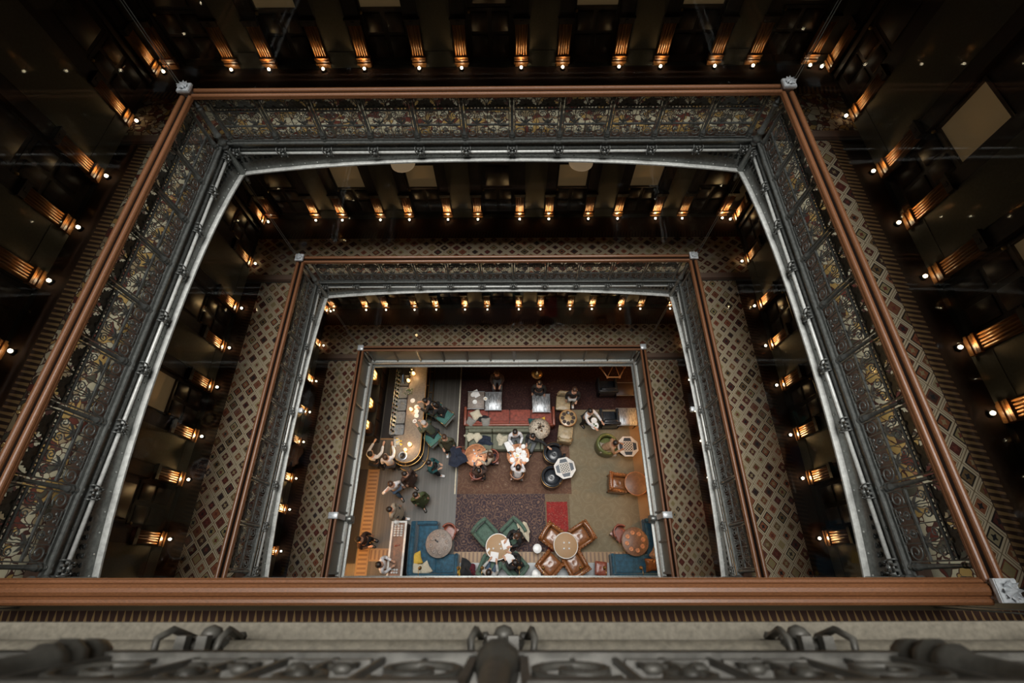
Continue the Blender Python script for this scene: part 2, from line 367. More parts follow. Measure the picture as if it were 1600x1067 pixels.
CLOTH = {'white': (.70, .71, .74), 'black': (.014, .015, .017), 'olive': (.075, .08, .05), 'teal': (.012, .07, .075), 'brown': (.055, .032, .026),
         'green': (.065, .09, .035), 'beige': (.36, .31, .24), 'navy': (.014, .02, .04), 'grey': (.12, .13, .14), 'lightgrey': (.40, .42, .42), 'jeans': (.06, .10, .16), 'darkgreen': (.05, .065, .045), 'floral': (.35, .22, .13)}
for k, c in CLOTH.items(): M['cl_'+k] = mat(k+' clothing cloth', c, .85, 0, .25, 12, .4)

# ------------------------------------------------------------------ the atrium
XL, XR, YN, YS = -4.64, 3.84, 6.13, -0.10
WL, WR, WN, WS = -6.34, 5.54, 8.14, -2.30
LN, LE = XR-XL, YN-YS
def Z(h): return H0-h
LEVELS = [('top', 1.25), ('upper', 5.10), ('middle', 8.97), ('lower', 13.35)]
def side_frames(ys=YS):
    return {'far': ((XR, YN), PI, LN), 'left': ((XL, YN), -PI/2, YN-ys), 'near': ((XL, ys), 0., LN), 'right': ((XR, ys), PI/2, YN-ys)}
SIDEWALL = {'far': 'north', 'left': 'west', 'near': 'south', 'right': 'east'}

# lobby shell
GX0, GX1, GY0, GY1 = -8.6, 8.2, -4.2, 10.6
b = MB(); b.box(GX0, GX1, GY0, GY1, -.2, 0); b.build('floor', M['floor_grey'], label='weathered grey plank floor of the lobby at the bottom of the atrium', cat='floor', kind='structure')
for nm, (x0, x1, y0, y1) in {'wall_north': (GX0, GX1, GY1, GY1+.2), 'wall_south': (GX0, GX1, GY0-.2, GY0), 'wall_west': (GX0-.2, GX0, GY0, GY1), 'wall_east': (GX1, GX1+.2, GY0, GY1)}.items():
    b = MB(); b.box(x0, x1, y0, y1, 0, Z(13.60)); b.build(nm, M['wall_dark'], label='dark lobby wall behind the bar level, side '+nm[5:], cat='wall', kind='structure')

# gallery slabs
for nm, h in LEVELS:
    zt = Z(h); ys = -.2 if nm == 'top' else YS
    b = MB(); wx0, wx1, wy0, wy1 = (WL-.5, WR+.5, WS-.5, WN+.5) if nm != 'lower' else (GX0, GX1, GY0, GY1)
    for bx in ((wx0, wx1, YN+.02, wy1), (wx0, wx1, wy0, ys-.02), (wx0, XL-.02, ys-.02, YN+.02), (XR+.02, wx1, ys-.02, YN+.02)): b.box(*bx, zt-.26, zt-.001)
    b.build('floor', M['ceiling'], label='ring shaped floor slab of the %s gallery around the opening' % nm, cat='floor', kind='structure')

# carpets
for nm, h in LEVELS[1:]:
    for sd, ((ox, oy), rz, L) in side_frames().items():
        b = MB(); ex = 1.68 if sd in ('far', 'near') else 0
        w = {'far': 1.93, 'near': 2.15}.get(sd, 1.67)
        b.box(-ex, L+ex, -w, -.03, 0, .012)
        m = M['carpet_near'] if sd == 'near' else M['carpet_upper_left'] if (nm == 'upper' and sd in ('left', 'far')) else {'upper': M['carpet_upper'], 'middle': M['carpet_mid'], 'lower': M['carpet_low']}[nm]
        pat = 'sawtooth bordered' if sd == 'near' else 'arabesque patterned' if (nm == 'upper' and sd != 'right') else 'diamond patterned kilim style'
        b.build('carpet_runner', m, loc=(ox, oy, Z(h)), rz=rz, label='%s carpet on the %s side of the %s gallery' % (pat, sd, nm), cat='carpet')

# ---- iron lattice panel
def arc(cx, cz, r, a0, a1, n=8, y=0): return [(cx+r*math.cos(a0+(a1-a0)*i/n), y, cz+r*math.sin(a0+(a1-a0)*i/n)) for i in range(n+1)]
def spiral(cx, cz, r, a0, turns, n=16, y=0, s=1):
    return [(cx+s*r*(1-.82*i/n)*math.cos(a0+2*PI*turns*i/n), y, cz+r*(1-.82*i/n)*math.sin(a0+2*PI*turns*i/n)) for i in range(n+1)]
def lattice_meshes(MI):
    b = MB(); r = .0065
    for x in (-.325, .325): b.box(x-.007, x+.007, -.007, .007, -.02, .76)
    for x in (-.165, 0, .165): b.box(x-.0045, x+.0045, -.005, .005, 0, .76 if x == 0 else .52)
    for z, w in ((.0, .011), (.25, .011), (.5, .008), (.555, .008), (.752, .008)): b.box(-.325, .325, -.012, .012, z-w, z+w)
    for i in range(13):                                        # bead row between the two bars
        x = -.30+.05*i; b.ball((x, 0, .5275), (.012, .008, .014), 5, 4)
    for x in (-.24, -.08, .08, .24): b.box(x-.004, x+.004, -.004, .004, -.03, .04)
    bars = b.mesh('lattice_bars', MI)
    b = MB()
    for s in (-1, 1):                                          # big scrolls at the foot
        b.tube([(s*.17, 0, .24)] + [(s*(.17+.025), 0, .22)] + [(p[0], 0, p[2]) for p in spiral(s*.243, .115, .085, PI*.72 if s > 0 else PI*.28, -1.55*s, 20)], .008, 4)
        b.tube([(s*.32, 0, .25), (s*.27, 0, .225), (s*.18, 0, .235)], .006, 4)
        b.box(s*.24-.03, s*.24+.03, -.006, .006, .222, .240)
        # trefoils
        cx = s*.083
        b.box(cx-.005, cx+.005, -.005, .005, 0, .24)
        b.tube(arc(cx, .165, .036, 0, 2*PI, 10)[:-1], .008, 4, closed=True); b.ball((cx, .004, .165), (.017, .012, .02), 6, 4)
        for q in (-1, 1): b.ball((cx+q*.036, 0, .09), (.02, .01, .012), 6, 4); b.tube(arc(cx+q*.026, .055, .024, 0, PI, 5), .006, 4)
        b.box(cx-.07, cx+.07, -.006, .006, .035, .047)
        # four small volutes, leafy Vs
        for q in (-1, 1):
            c2 = s*.165+q*.077
            b.tube([(s*.165, 0, .27)] + [(s*.165+q*.018, 0, .33), (s*.165+q*.03, 0, .385)] + [(p[0], 0, p[2]) for p in spiral(c2, .42, .055, PI if q > 0 else 0, -1.5*q, 16)], .0065, 4)
            b.prism([(0, 0), (.02, .05), (.085, .105), (.07, .055)], -.004, .004, M=Matrix(((q, 0, 0, s*.165), (0, 0, 1, 0), (0, 1, 0, .262), (0, 0, 0, 1))))
            b.tube([(s*.165, 0, .30), (s*.165+q*.05, 0, .275), (s*.165+q*.08, 0, .255)], .005, 4)
            b.tube(arc(c2, .485, .03, PI, 2*PI, 4), .005, 4)
        b.ball((s*.165, 0, .31), (.018, .01, .03), 6, 4)
    scroll = b.mesh('scrollwork', MI)
    b = MB(); n = 9                                            # one fan palmette, centred at 0
    for k in range(n):
        a = PI*(k+.5)/n; dx, dz = math.cos(a), math.sin(a); L = .135 if k % 2 == 0 else .12; w = .021
        p = lambda t, s: (dx*t - dz*s, dz*t + dx*s)
        b.prism([p(.03, -.006), p(L*.75, -w), p(L, 0), p(L*.75, w), p(.03, .006)], -.004, .004, M=Matrix(((1, 0, 0, 0), (0, 0, 1, 0), (0, 1, 0, .56), (0, 0, 0, 1))))
    b.ball((0, 0, .572), (.032, .014, .03), 7, 4)
    b.tube([(-.16, 0, .56)] + arc(0, .57, .155, PI, 0, 10) + [(.16, 0, .56)], .0065, 4)
    for q in (-1, 1): b.tube(spiral(q*.135, .715, .03, -PI/2, 1.1*q, 9), .006, 4)
    palm = b.mesh('palmette', MI)
    return bars, scroll, palm
LATS = {'near': lattice_meshes(M['iron_shaded']), 'far': lattice_meshes(M['iron'])}
def baluster_mesh(MI):
    b = MB()
    b.lathe([(.030, -.02), (.034, .0), (.034, .02), (.026, .03), (.038, .045), (.040, .06), (.030, .072), (.036, .085), (.036, .10), (.026, .115), (.0235, .2), (.019, .5), (.017, .575),
             (.024, .582), (.024, .592), (.017, .60), (.024, .61), (.024, .62), (.016, .628), (.02, .64), (.030, .665), (.027, .69), (.012, .705), (.012, .74), (.02, .76)], 10)
    return b.mesh('baluster', MI)
BALS = {'near': baluster_mesh(M['iron_shaded']), 'far': baluster_mesh(M['iron'])}
def rosette_mesh(MI):
    b = MB(); R = Matrix.Rotation(-PI/2, 4, 'X')               # lathe axis turned to +y
    b.lathe([(.05, 0), (.055, .012), (.047, .022), (.038, .014), (.030, .016)], 14, M=R)
    b.ball((0, .03, 0), (.026, .022, .026), 8, 6)
    for k in range(8): a = 2*PI*k/8; b.ball((.041*math.cos(a), .018, .041*math.sin(a)), .010, 5, 4)
    for s in (-1, 1): b.box(s*.025-.012, s*.025+.012, 0, .035, .06, .085); b.ball((s*.05, .02, -.055), .013, 6, 4)
    for s in (-1, 1): b.tube([(s*.07, -.01, .10), (s*.075, .03, .095), (s*.068, .045, .05), (s*.06, .02, -.03)], .009, 5)
    for k in range(7): a = PI+PI*(k+.5)/7; b.prism([(-.006, 0), (.006, 0), (.004, .035), (-.004, .035)], 0, .014, M=Matrix.Translation((0, 0, -.01)) @ Matrix.Rotation(-(a-PI/2), 4, 'Y') @ Matrix(((1, 0, 0, 0), (0, 0, 1, 0), (0, 1, 0, .052), (0, 0, 0, 1))))
    return b.mesh('rosette', MI)
ROSS = {'near': rosette_mesh(M['iron_shaded']), 'far': rosette_mesh(M['iron'])}
def handrail_mesh(L, x0=.06):
    b = MB()
    def roll(cy, r, zc, fl=1.0): return [(cy+r*math.cos(a), zc+r*fl*math.sin(a)) for a in [PI*i/7 for i in range(8)]] + [(cy-r, zc-.02), (cy+r, zc-.02)]
    b.extr(roll(-.058, .033, .888, .9), x0, L-x0, smooth=False); b.extr(roll(.053, .030, .888, .9), x0, L-x0)
    b.extr([(-.095, .850), (.085, .850), (.085, .870), (-.095, .870)], x0, L-x0)
    b.extr([(-.0255, .866), (.0235, .866), (.0235, .878), (-.0255, .878)], x0, L-x0, mi=1)
    return b
def near_rail_mesh(L, x0=.06):
    b = MB(); pr = [(-.105, .845), (.09, .845), (.092, .86), (.082, .872), (.078, .885), (.058, .892), (.052, .884), (.046, .905), (.02, .922), (-.01, .924), (-.035, .908), (-.045, .885), (-.055, .88), (-.062, .893), (-.085, .895), (-.103, .88), (-.108, .862)]
    b.extr(pr, x0, L-x0); return b

def balustrade(nm, h, sd, o, rz, L, key):
    q_ = 'near' if nm == 'top' else 'far'; LAT, BAL = LATS[q_], BALS[q_]
    t = thing('iron_balustrade', 'wrought scrollwork balustrade with mahogany handrail, %s side of the %s gallery' % (sd, nm) if nm != 'top' else 'blurred iron balustrade directly below the camera on the near side', 'railing', (*o, Z(h)), rz, 'scrollwork balustrades')
    (near_rail_mesh(L) if (nm == 'upper' and sd == 'near') else handrail_mesh(L)).build('handrail', [M['rail'], M['rail_groove_shade']], t)
    b = MB(); b.box(.05, L-.05, -.012, .012, .080, .105); b.box(.05, L-.05, -.03, .03, .838, .85); b.build('bottom_bar', M['iron_shaded' if nm == 'top' else 'iron'], t)
    nb = 11 if sd in ('far', 'near') else 8; sp = (L-.36)/nb
    for i in range(nb+1): put('baluster', BAL, t, (.18+sp*i, 0, .10))
    for i in range(nb):
        p = put('lattice_panel', LAT[0], t, (.18+sp*(i+.5), 0, .10), scale=(sp/.739, 1, 1))
        put('scrollwork', LAT[1], p)
        for q in (-1, 1): put('palmette', LAT[2], p, (q*.163, 0, 0))
    return t
def fascia(nm, h, sd, o, rz, L):
    IL = M['beige_iron_shaded'] if nm == 'top' else M['iron_light']; ROS = ROSS['near' if nm == 'top' else 'far']; IM = M['iron_shaded'] if nm == 'top' else M['iron']
    b = MB()
    b.extr([(-.03, .075), (.045, .075), (.05, .06), (.035, .045), (.03, .02), (.012, .01), (.012, -.04), (.03, -.045), (.035, -.06), (.012, -.07), (.012, -.17), (-.03, -.17)], 0, L)
    o_ = b.build('trim_1', IM, loc=(*o, Z(h)), rz=rz, label='arched iron fascia girder along the %s edge of the %s gallery floor' % (sd, nm), cat='girder', kind='structure')
    b = MB(); b.tube([(0.05, .035, -.125), (L-.05, .035, -.125)], .024, 8); b.build('rib_moulding', IL, o_)
    b = MB(); n = int(L/.03)
    for i in range(n):
        x = .08+(L-.16)*i/n; b.box(x, x+.016, .010, .028, -.182, -.160)
    b.build('rope_moulding', M['iron_dark'], o_, kind='stuff')
    N = 28; zb = lambda x: -.265-.27*abs(2*x/L-1)**2.3
    vs = []; fs = []
    for i in range(N+1):
        x = L*i/N; z = zb(x)
        vs += [(x, .012, -.15), (x, .012, z), (x, -.012, z), (x, -.012, -.15)]
        if i: a = 4*(i-1); fs += [(a, a+1, a+5, a+4), (a+2, a+3, a+7, a+6), (a+1, a+2, a+6, a+5)]
    b = MB(); b.add(vs, fs); b.build('arch_plate', M['iron'], o_)
    vs = []; fs = []
    for i in range(N+1):
        x = L*i/N; z = zb(x)
        vs += [(x, .085, z+.004), (x, .085, z-.02), (x, -.08, z-.02), (x, -.08, z+.004)]
        if i: a = 4*(i-1); fs += [(a+k, a+(k+1) % 4, a+4+(k+1) % 4, a+4+k) for k in range(4)]
    b = MB(); b.add(vs, fs); b.build('arch_flange', IL, o_)
    b = MB(); n = int(L/.21)
    for i in range(n):
        x = L*(i+.5)/n; b.ball((x, .014, zb(x)+.045), (.011, .009, .011), 6, 4)
    b.build('rivets', M['iron_light'], o_, kind='stuff')
    nb = 11 if sd in ('far', 'near') else 8; sp = (L-.36)/nb
    for i in range(nb+1): put('rosette', ROS, o_, (.18+sp*i, .04, -.12))
    b = MB(); b.lathe([(.024, 0), (.02, .012), (.008, .016)], 8, M=Matrix.Rotation(-PI/2, 4, 'X')); s0 = b.mesh('stud', M['iron'])
    for i in range(nb): put('stud', s0, o_, (.18+sp*(i+.5), .012, -.05))
    # pierced spandrel ornaments at both ends
    for s in (0, 1):
        b = MB()
        for k in range(7):
            x = .12+.09*k; x = x if s == 0 else L-x
            b.ball((x, .02, -.215-.018*(6-k)), (.03, .012, .018), 6, 4)
            b.tube(spiral(x, -.20-.012*(6-k), .03, 0, 1.2, 7, .018), .006, 4)
        b.build('spandrel_scroll', M['iron_dark'], o_)
    return o_
def newel(nm, h, cx, cy, sx, sy, where):
    t = thing('corner_newel', 'grey iron corner newel post with leafy finial, %s corner of the %s gallery' % (where, nm), 'post', (cx, cy, Z(h)), 0, 'corner newels')
    b = MB(); b.box(-.085, .085, -.085, .085, .955, .985); b.box(-.07, .07, -.07, .07, .93, .955); b.box(-.062, .062, -.062, .062, .80, .93); b.box(-.08, .08, -.08, .08, .985, .995); b.build('cap', M['silver'], t)
    b = MB()
    for k in range(8):
        a = 2*PI*k/8; r = .058; b.add([(.02*math.cos(a-1), .02*math.sin(a-1), 0), (.02*math.cos(a+1), .02*math.sin(a+1), 0), (r*math.cos(a+.28), r*math.sin(a+.28), .018), (r*1.35*math.cos(a), r*1.35*math.sin(a), .045), (r*math.cos(a-.28), r*math.sin(a-.28), .018), (0, 0, .05)],
              [(0, 4, 3, 5), (3, 2, 1, 5), (0, 1, 2, 3, 4)])
    b.add([(-.055, -.055, 0), (.055, -.055, 0), (.055, .055, 0), (-.055, .055, 0), (0, 0, .07)], [(0, 1, 4), (1, 2, 4), (2, 3, 4), (3, 0, 4), (3, 2, 1, 0)])
    b.build('finial', M['silver'], t, loc=(0, 0, .995))
    b = MB(); b.lathe([(.045, -.05), (.062, -.03), (.066, .0), (.05, .02), (.066, .05), (.07, .075), (.05, .10), (.048, .16), (.06, .18), (.06, .195), (.042, .21), (.037, .45), (.04, .62), (.052, .64), (.052, .66), (.035, .68), (.05, .70), (.05, .71), (.03, .73), (.04, .80)], 14)
    b.build('shaft', M['iron'], t, loc=(sx*.05, sy*.05, .04))
    b = MB(); b.prism([(-.05, -.02), (-.02, -.05), (.02, -.05), (.05, -.02), (.05, .02), (.02, .05), (-.02, .05), (-.05, .02)], -.56, .0); b.build('corner_block', M['iron_grey'], t, loc=(sx*.05, sy*.05, 0))
    b = MB(); b.lathe([(.04, 0), (.048, -.02), (.03, -.05), (.045, -.08), (.045, -.10), (.02, -.13), (.028, -.15), (.012, -.19)][::-1], 10); b.build('pendant', M['iron'], t, loc=(sx*.05, sy*.05, -.56))
    return t
WHERE = {(XL, YN): ('far left', 1, -1), (XR, YN): ('far right', -1, -1), (XL, YS): ('near left', 1, 1), (XR, YS): ('near right', -1, 1)}
for nm, h in LEVELS[:3]:
    ys = -.2 if nm == 'top' else YS
    for sd, (o, rz, L) in side_frames(ys).items():
        fascia(nm, h, sd, o, rz, L)
        if nm != 'top': balustrade(nm, h, sd, o, rz, L, nm)
        elif sd == 'near': balustrade(nm, h-.16, sd, (o[0], o[1]+.068), rz, L, nm)
    if nm != 'top':
        for (cx, cy), (w, sx, sy) in WHERE.items(): newel(nm, h, cx, cy, sx, sy, w)
# glass barrier just behind the balustrades
for nm, h in LEVELS[1:]:
    hh = {'upper': 3.55, 'middle': 3.55, 'lower': 4.05}[nm]
    for sd, ((ox, oy), rz, L) in side_frames().items():
        t = thing('glass_barrier', 'tall clear glass screen behind the %s railing of the %s gallery' % (sd, nm), 'glass screen', (ox, oy, Z(h)), rz, 'glass screens')
        b = MB(); b.box(-.13, L+.13, -.166, -.158, .02, hh); b.build('glass_pane', M['glass'], t)
        for x in (-.14, L+.14):
            b = MB(); b.box(x-.0025, x+.0025, -.167, -.157, .02, hh); b.build('edge_strip', M['iron_grey'], t)

# ---- lowest gallery: solid panelled parapet
def parapet_meshes(sp):
    b = MB(); w = sp/2
    b.box(-w+.035, w-.035, -.02, .0, .06, .80); p = b.mesh('panel', M['iron_grey'])
    b = MB()
    for bx in ((-w+.03, w-.03, .0, .014, .77, .80), (-w+.03, w-.03, .0, .014, .06, .085), (-w+.03, -w+.05, .0, .014, .085, .77), (w-.05, w-.03, .0, .014, .085, .77)): b.box(*bx)
    return p, b.mesh('panel_frame', M['iron'])
for sd, ((ox, oy), rz, L) in side_frames().items():
    nm, h = LEVELS[3]
    t = thing('panelled_parapet', 'solid grey panelled parapet with brown handrail, %s side of the lower gallery' % sd, 'parapet', (ox, oy, Z(h)), rz, 'panelled parapets')
    b = handrail_mesh(L); b.build('handrail', [M['rail'], M['rail_groove_shade']], t)
    nb = 11 if sd in ('far', 'near') else 8; sp = (L-.36)/nb; pm, fm = parapet_meshes(sp)
    for i in range(nb): p = put('panel', pm, t, (.18+sp*(i+.5), 0, 0)); put('panel_frame', fm, p)
    b = MB(); b.box(-.03, .03, -.02, .03, -.02, .84); b.ball((0, .035, .03), .035, 8, 6); b.box(-.02, .02, .03, .045, .06, .76); st = b.mesh('stile', M['iron'])
    for i in range(nb+1): put('stile', st, t, (.18+sp*i, 0, 0))
    b = MB(); b.extr([(-.02, .06), (.03, .06), (.055, .03), (.05, -.02), (.07, -.03), (.07, -.10), (.06, -.11), (-.02, -.11)], 0, L); b.tube([(.05, .062, .035), (L-.05, .062, .035)], .016, 6); b.build('base_moulding', M['iron_light'], t)
    b = MB(); b.extr([(-.02, -.10), (.05, -.10), (.05, -.20), (.12, -.21), (.12, -.25), (-.02, -.26)], 0, L); b.build('lip', M['iron'], t)
for (cx, cy), (w, sx, sy) in WHERE.items():
    t = thing('corner_newel', 'square pale metal cap and post at the %s corner of the lower gallery' % w, 'post', (cx, cy, Z(13.35)), 0, 'corner newels')
    b = MB(); b.rbox(-.085, .085, -.085, .085, .90, .985, .012, 1); b.build('cap', M['silver'], t)
    b = MB(); b.box(-.05, .05, -.05, .05, -.12, .9); b.lathe([(.06, .1), (.07, .15), (.05, .2), (.045, .7), (.06, .75)], 10, M=Matrix.Translation((sx*.05, sy*.05, 0))); b.build('shaft', M['iron'], t)
for X, s, v, w in ((XL, 1, 1.39, 'left'), (XR, -1, 1.39, 'right')):
    t = thing('rail_bracket', 'grey metal saddle bracket clamped over the %s handrail of the lower gallery' % w, 'bracket', (X, v, Z(13.35)), 0 if s > 0 else PI, 'saddle brackets')
    b = MB(); b.rbox(-.12, .12, -.08, .08, .84, .97, .012, 1); b.box(.05, .10, -.06, .06, .3, .9); b.build('saddle', M['silver'], t)
    b = MB(); b.rbox(.0, .22, -.06, .06, -.02, .18, .02, 1); b.rbox(.05, .20, -.1, .1, -.2, .0, .02, 1); b.build('foot_block', M['iron'], t)
for X, s, w in ((XL, 1, 'left'), (XR, -1, 'right')):
    t = thing('sensor_box', 'small pale box fixed under the %s arch of the middle gallery' % w, 'sensor', (X, 3.12, Z(8.97)-.33), 0 if s > 0 else PI, 'small boxes under the arches')
    b = MB(); b.rbox(.085, .17, -.05, .05, -.05, .06, .012, 1); b.build('housing', M['silver'], t); b = MB(); b.ball((.175, 0, 0), .018, 8, 5); b.build('lens', M['black'], t)

# ---- corridor walls, doors, pilasters, uplights
def pilaster_meshes():
    b = MB(); n = 5; w = .21
    for i in range(n):
        x0 = -w/2+w*i/n; b.extr([(0, .22), (.055, .22), (.055, .72), (0, .72)], x0+.006, x0+w/n-.006); b.tube([(x0+w/n/2, .058, .22), (x0+w/n/2, .058, .72)], .015, 6)
    b.box(-w/2, w/2, 0, .045, .2, .74)
    sh = b.mesh('pilaster_shaft', M['wood_gold'])
    b = MB()
    for z0, z1, d, e in ((0, .06, .05, 0), (.06, .10, .085, .02), (.115, .145, .075, .012), (.16, .195, .085, .02), (.195, .22, .06, .0)): b.box(-w/2-e, w/2+e, 0, d, z0, z1)
    ba = b.mesh('pilaster_base', M['wood_gold'])
    b = MB(); b.box(-w/2-.015, w/2+.015, 0, .085, .72, .80); b.box(-.03, .03, .085, .095, .735, .785); b.box(-w/2-.03, w/2+.03, 0, .10, .80, .82)
    ca = b.mesh('pilaster_capital', M['wood_dark'])
    return sh, ba, ca
PIL = pilaster_meshes()
def door_meshes():
    b = MB(); w = .78
    b.box(-w/2, w/2, -.03, .01, 0, .90); b.box(-w/2, w/2, -.03, .01, 1.60, 2.2)
    for s in (-1, 1): b.box(s*w/2-(.04 if s > 0 else 0), s*w/2+(.04 if s < 0 else 0), -.03, .01, .9, 1.6); 
    for x in (-.18, .18): b.rbox(x-.14, x+.14, .0, .028, .12, .48, .01, 1); b.rbox(x-.14, x+.14, .0, .028, .54, .84, .01, 1)
    leaf = b.mesh('door_leaf', M['wood_dark'])
    b = MB(); b.box(-.345, .345, -.02, -.012, .91, 1.60); pane = b.mesh('frosted_pane', M['frost'])
    b = MB()
    for bx in ((-.36, -.33, -.02, .03, .9, 1.6), (.33, .36, -.02, .03, .9, 1.6), (-.36, .36, -.02, .035, .88, .915), (-.36, .36, -.02, .03, 1.58, 1.62)): b.box(*bx)
    fr = b.mesh('pane_frame', M['wood_dark'])
    b = MB()
    for s in (-1, 1): b.box(s*.44-.05, s*.44+.05, -.03, .05, 0, 2.3)
    b.box(-.5, .5, -.03, .06, 2.2, 2.34); cs = b.mesh('casing', M['wood_dark'])
    b = MB(); b.ball((.33, .05, .86), .026, 8, 6); b.tube([(.33, 0, .86), (.33, .05, .86)], .009, 6); kn = b.mesh('door_knob', M['brass'])
    b = MB(); b.box(-.345, .345, -.03, .0, .9, 1.6); b.rbox(-.28, .28, -.0, .02, .96, 1.54, .01, 1); sol = b.mesh('upper_panel', M['wood_dark'])
    return leaf, pane, fr, cs, kn, sol
DOOR = door_meshes()
ub = MB(); ub.lathe([(.035, 0), (.038, .02), (.030, .028), (.018, .03)], 10); UP0 = ub.mesh('uplight_housing', M['black'])
ub = MB(); ub.ball((0, 0, .045), .025, 8, 6); UP1 = ub.mesh('uplight_bulb', M['bulb'])
LIGHTS = {}
for nm, e in (('upper', 3.2), ('middle', 8.5), ('lower', 13)):
    for k, f in enumerate((1.0, .45, .15)):
        l = bpy.data.lights.new('uplight_beam', 'SPOT'); l.energy = e*f; l.color = (1.0, .62, .26); l.spot_size = math.radians(100); l.spot_blend = .8; l.shadow_soft_size = .02; LIGHTS[nm, k] = l
SY = {'west': lambda y: WN-y, 'east': lambda y: y-WS, 'north': lambda x: WR-x, 'south': lambda x: x-WL}
WFR = {'north': ((WR, WN), PI, WR-WL), 'west': ((WL, WN), -PI/2, WN-WS), 'south': ((WL, WS), 0., WR-WL), 'east': ((WR, WS), PI/2, WN-WS)}
NP = [(-5.0, -4.33), (-3.37, -2.64), (-1.67, -.92), (.13, .86), (1.85, 2.58), (3.53, 4.2)]; ND = [(-5.52, 0), (-3.85, 1), (-2.15, 1), (-.4, 0), (1.35, 1), (3.05, 1), (4.72, 0)]
SP = [(5.42, 6.66), (3.51, 4.42), (1.64, 2.47), (-.30, .60)]; SD = [(7.28, 0), (4.92, 1), (2.99, 1), (1.12, 1)]
ndoor = 0
DIM = {('upper', 'north'): [1, 1, 1, 0, 0, 1, 0, 0, 1, 0, 0, 0, 1, 1], ('upper', 'west'): [0, 0, 0, 1, 1, 0, 0, 2, 1], ('upper', 'east'): [2, 2, 0, 0, 2, 0, 0, 0, 1]}
for nm, h in LEVELS[1:]:
    zt = Z(h); top = {'upper': 3.58, 'middle': 3.6, 'lower': 4.1}[nm]
    for w, ((ox, oy), rz, L) in WFR.items():
        side = {'north': 'far', 'west': 'left', 'east': 'right', 'south': 'near'}[w]; f = SY[w]
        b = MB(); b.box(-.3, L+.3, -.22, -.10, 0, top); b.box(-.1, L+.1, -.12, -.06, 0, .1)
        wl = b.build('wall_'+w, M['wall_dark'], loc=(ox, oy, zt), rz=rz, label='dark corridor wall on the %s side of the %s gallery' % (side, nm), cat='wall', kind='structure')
        piers = NP if w in ('north', 'south') else SP; doors = ND if w in ('north', 'south') else SD
        xs = []
        for a, c in piers:
            a, c = sorted((f(a), f(c))); xs += [a, c]
            b = MB(); b.box(a+.115, c-.115, -.10, .03, .0, top-.01); b.box(a+.13, c-.13, .03, .036, .1, .28); b.build('pier', M['plaster'], wl)
        xs += [f(5.2), f(-6.1)] if w in ('north', 'south') else [f(7.95)]
        xs.sort()
        for i, x in enumerate(xs):
            b = MB(); b.box(x-.115, x+.115, -.10, .015, .82, top-.01); b.build('upper_casing', M['wood_dark'], wl)
            p = put('pilaster', PIL[0], wl, (x, -.01, 0)); put('pilaster_base', PIL[1], p); put('pilaster_capital', PIL[2], p)
            if w == 'south': continue
            if w == 'north' and ((nm == 'lower') is False) and x > f(-6.0): continue
            k = len([q for q in xs[:i]])
            t = thing('floor_uplight', '%s uplight from the %s end, %s wall of the %s gallery' % (ORD[min(k, 15)], {'north': 'right', 'west': 'far', 'east': 'near'}[w], side, nm), 'uplight', group='floor uplights at the feet of the pilasters')
            lx, ly = x, .15
            R = Matrix.Rotation(rz, 3, 'Z') @ Vector((lx, ly, 0)); t.location = (ox+R.x, oy+R.y, zt+.013); t.rotation_euler = (0, 0, rz)
            put('uplight_housing', UP0, t); put('uplight_bulb', UP1, t)
            dim = DIM.get((nm, w), [0, 1, 0, 0, 1, 0])[k % len(DIM.get((nm, w), [0]*6))]
            lo = bpy.data.objects.new('uplight_beam', LIGHTS[nm, dim]); C.objects.link(lo); lo.parent = t; lo.location = (0, -.035, .085); lo.rotation_euler = (PI+.12, 0, 0)
        for x, g in doors:
            ndoor += 1; x = f(x)
            if (nm, w) in (('upper', 'west'), ('middle', 'west')) and abs(x-f(2.99)) > .1: g = 0
            R = Matrix.Rotation(rz, 3, 'Z') @ Vector((x, -.07, 0))
            t = thing('door_%d' % ndoor, ('dark wooden door with frosted lit upper pane' if g else 'solid dark wooden door')+' on the %s side of the %s gallery, %.1f m along' % (side, nm, x), 'door', (ox+R.x, oy+R.y, zt+.013), rz, 'corridor doors'); t['kind'] = 'structure'
            put('door_leaf', DOOR[0], t)
            if g: put('frosted_pane', DOOR[1], t); put('pane_frame', DOOR[2], t)
            else: put('upper_panel', DOOR[5], t)
            put('casing', DOOR[3], t); put('door_knob', DOOR[4], t)
# outer walls above, closing the upper storeys
for w, ((ox, oy), rz, L) in WFR.items():
    b = MB(); b.box(-.3, L+.3, -.22, -.0, 0, 3.4); b.build('wall_'+w, M['wall_dark'], loc=(ox, oy, Z(1.25)), rz=rz, label='dark %s wall of the top gallery' % w, cat='wall', kind='structure')

# ================================================================== the lobby floor
def flat(name, u0, v0, u1, v1, m, label, cat='rug', z=.0, th=.012, pts=None, **k):
    a, c = spot(u0, v1), spot(u1, v0); cx, cy = (a.x+c.x)/2, (a.y+c.y)/2
    b = MB(); b.box(a.x-cx, c.x-cx, a.y-cy, c.y-cy, 0, th); return b.build(name, m, loc=(cx, cy, z), label=label, cat=cat, **k)
flat('area_rug', 888, 640, 1030, 862, M['rug_olive'], 'large worn olive beige rug under the leather armchairs on the right side', z=.001)
flat('area_rug', 709, 772, 853, 862, M['rug_navy'], 'navy rug with small brown floral pattern beside the green armchairs', z=.002)
flat('area_rug', 714, 697, 889, 772, M['rug_brown'], 'faded reddish brown rug under the two round copper tables', z=.003)
flat('area_rug', 714, 560, 1010, 697, M['rug_maroon'], 'dark maroon rug under the red sofa and the silver tables', z=.0)
flat('area_rug', 853, 772, 889, 830, M['rug_edge'], 'plain brown rug edge strip beside the red patch', z=.004)
o = flat('area_rug', 856, 784, 886, 862, M['rug_red'], 'small bright red patch of rug behind the tan leather armchairs', z=.010)
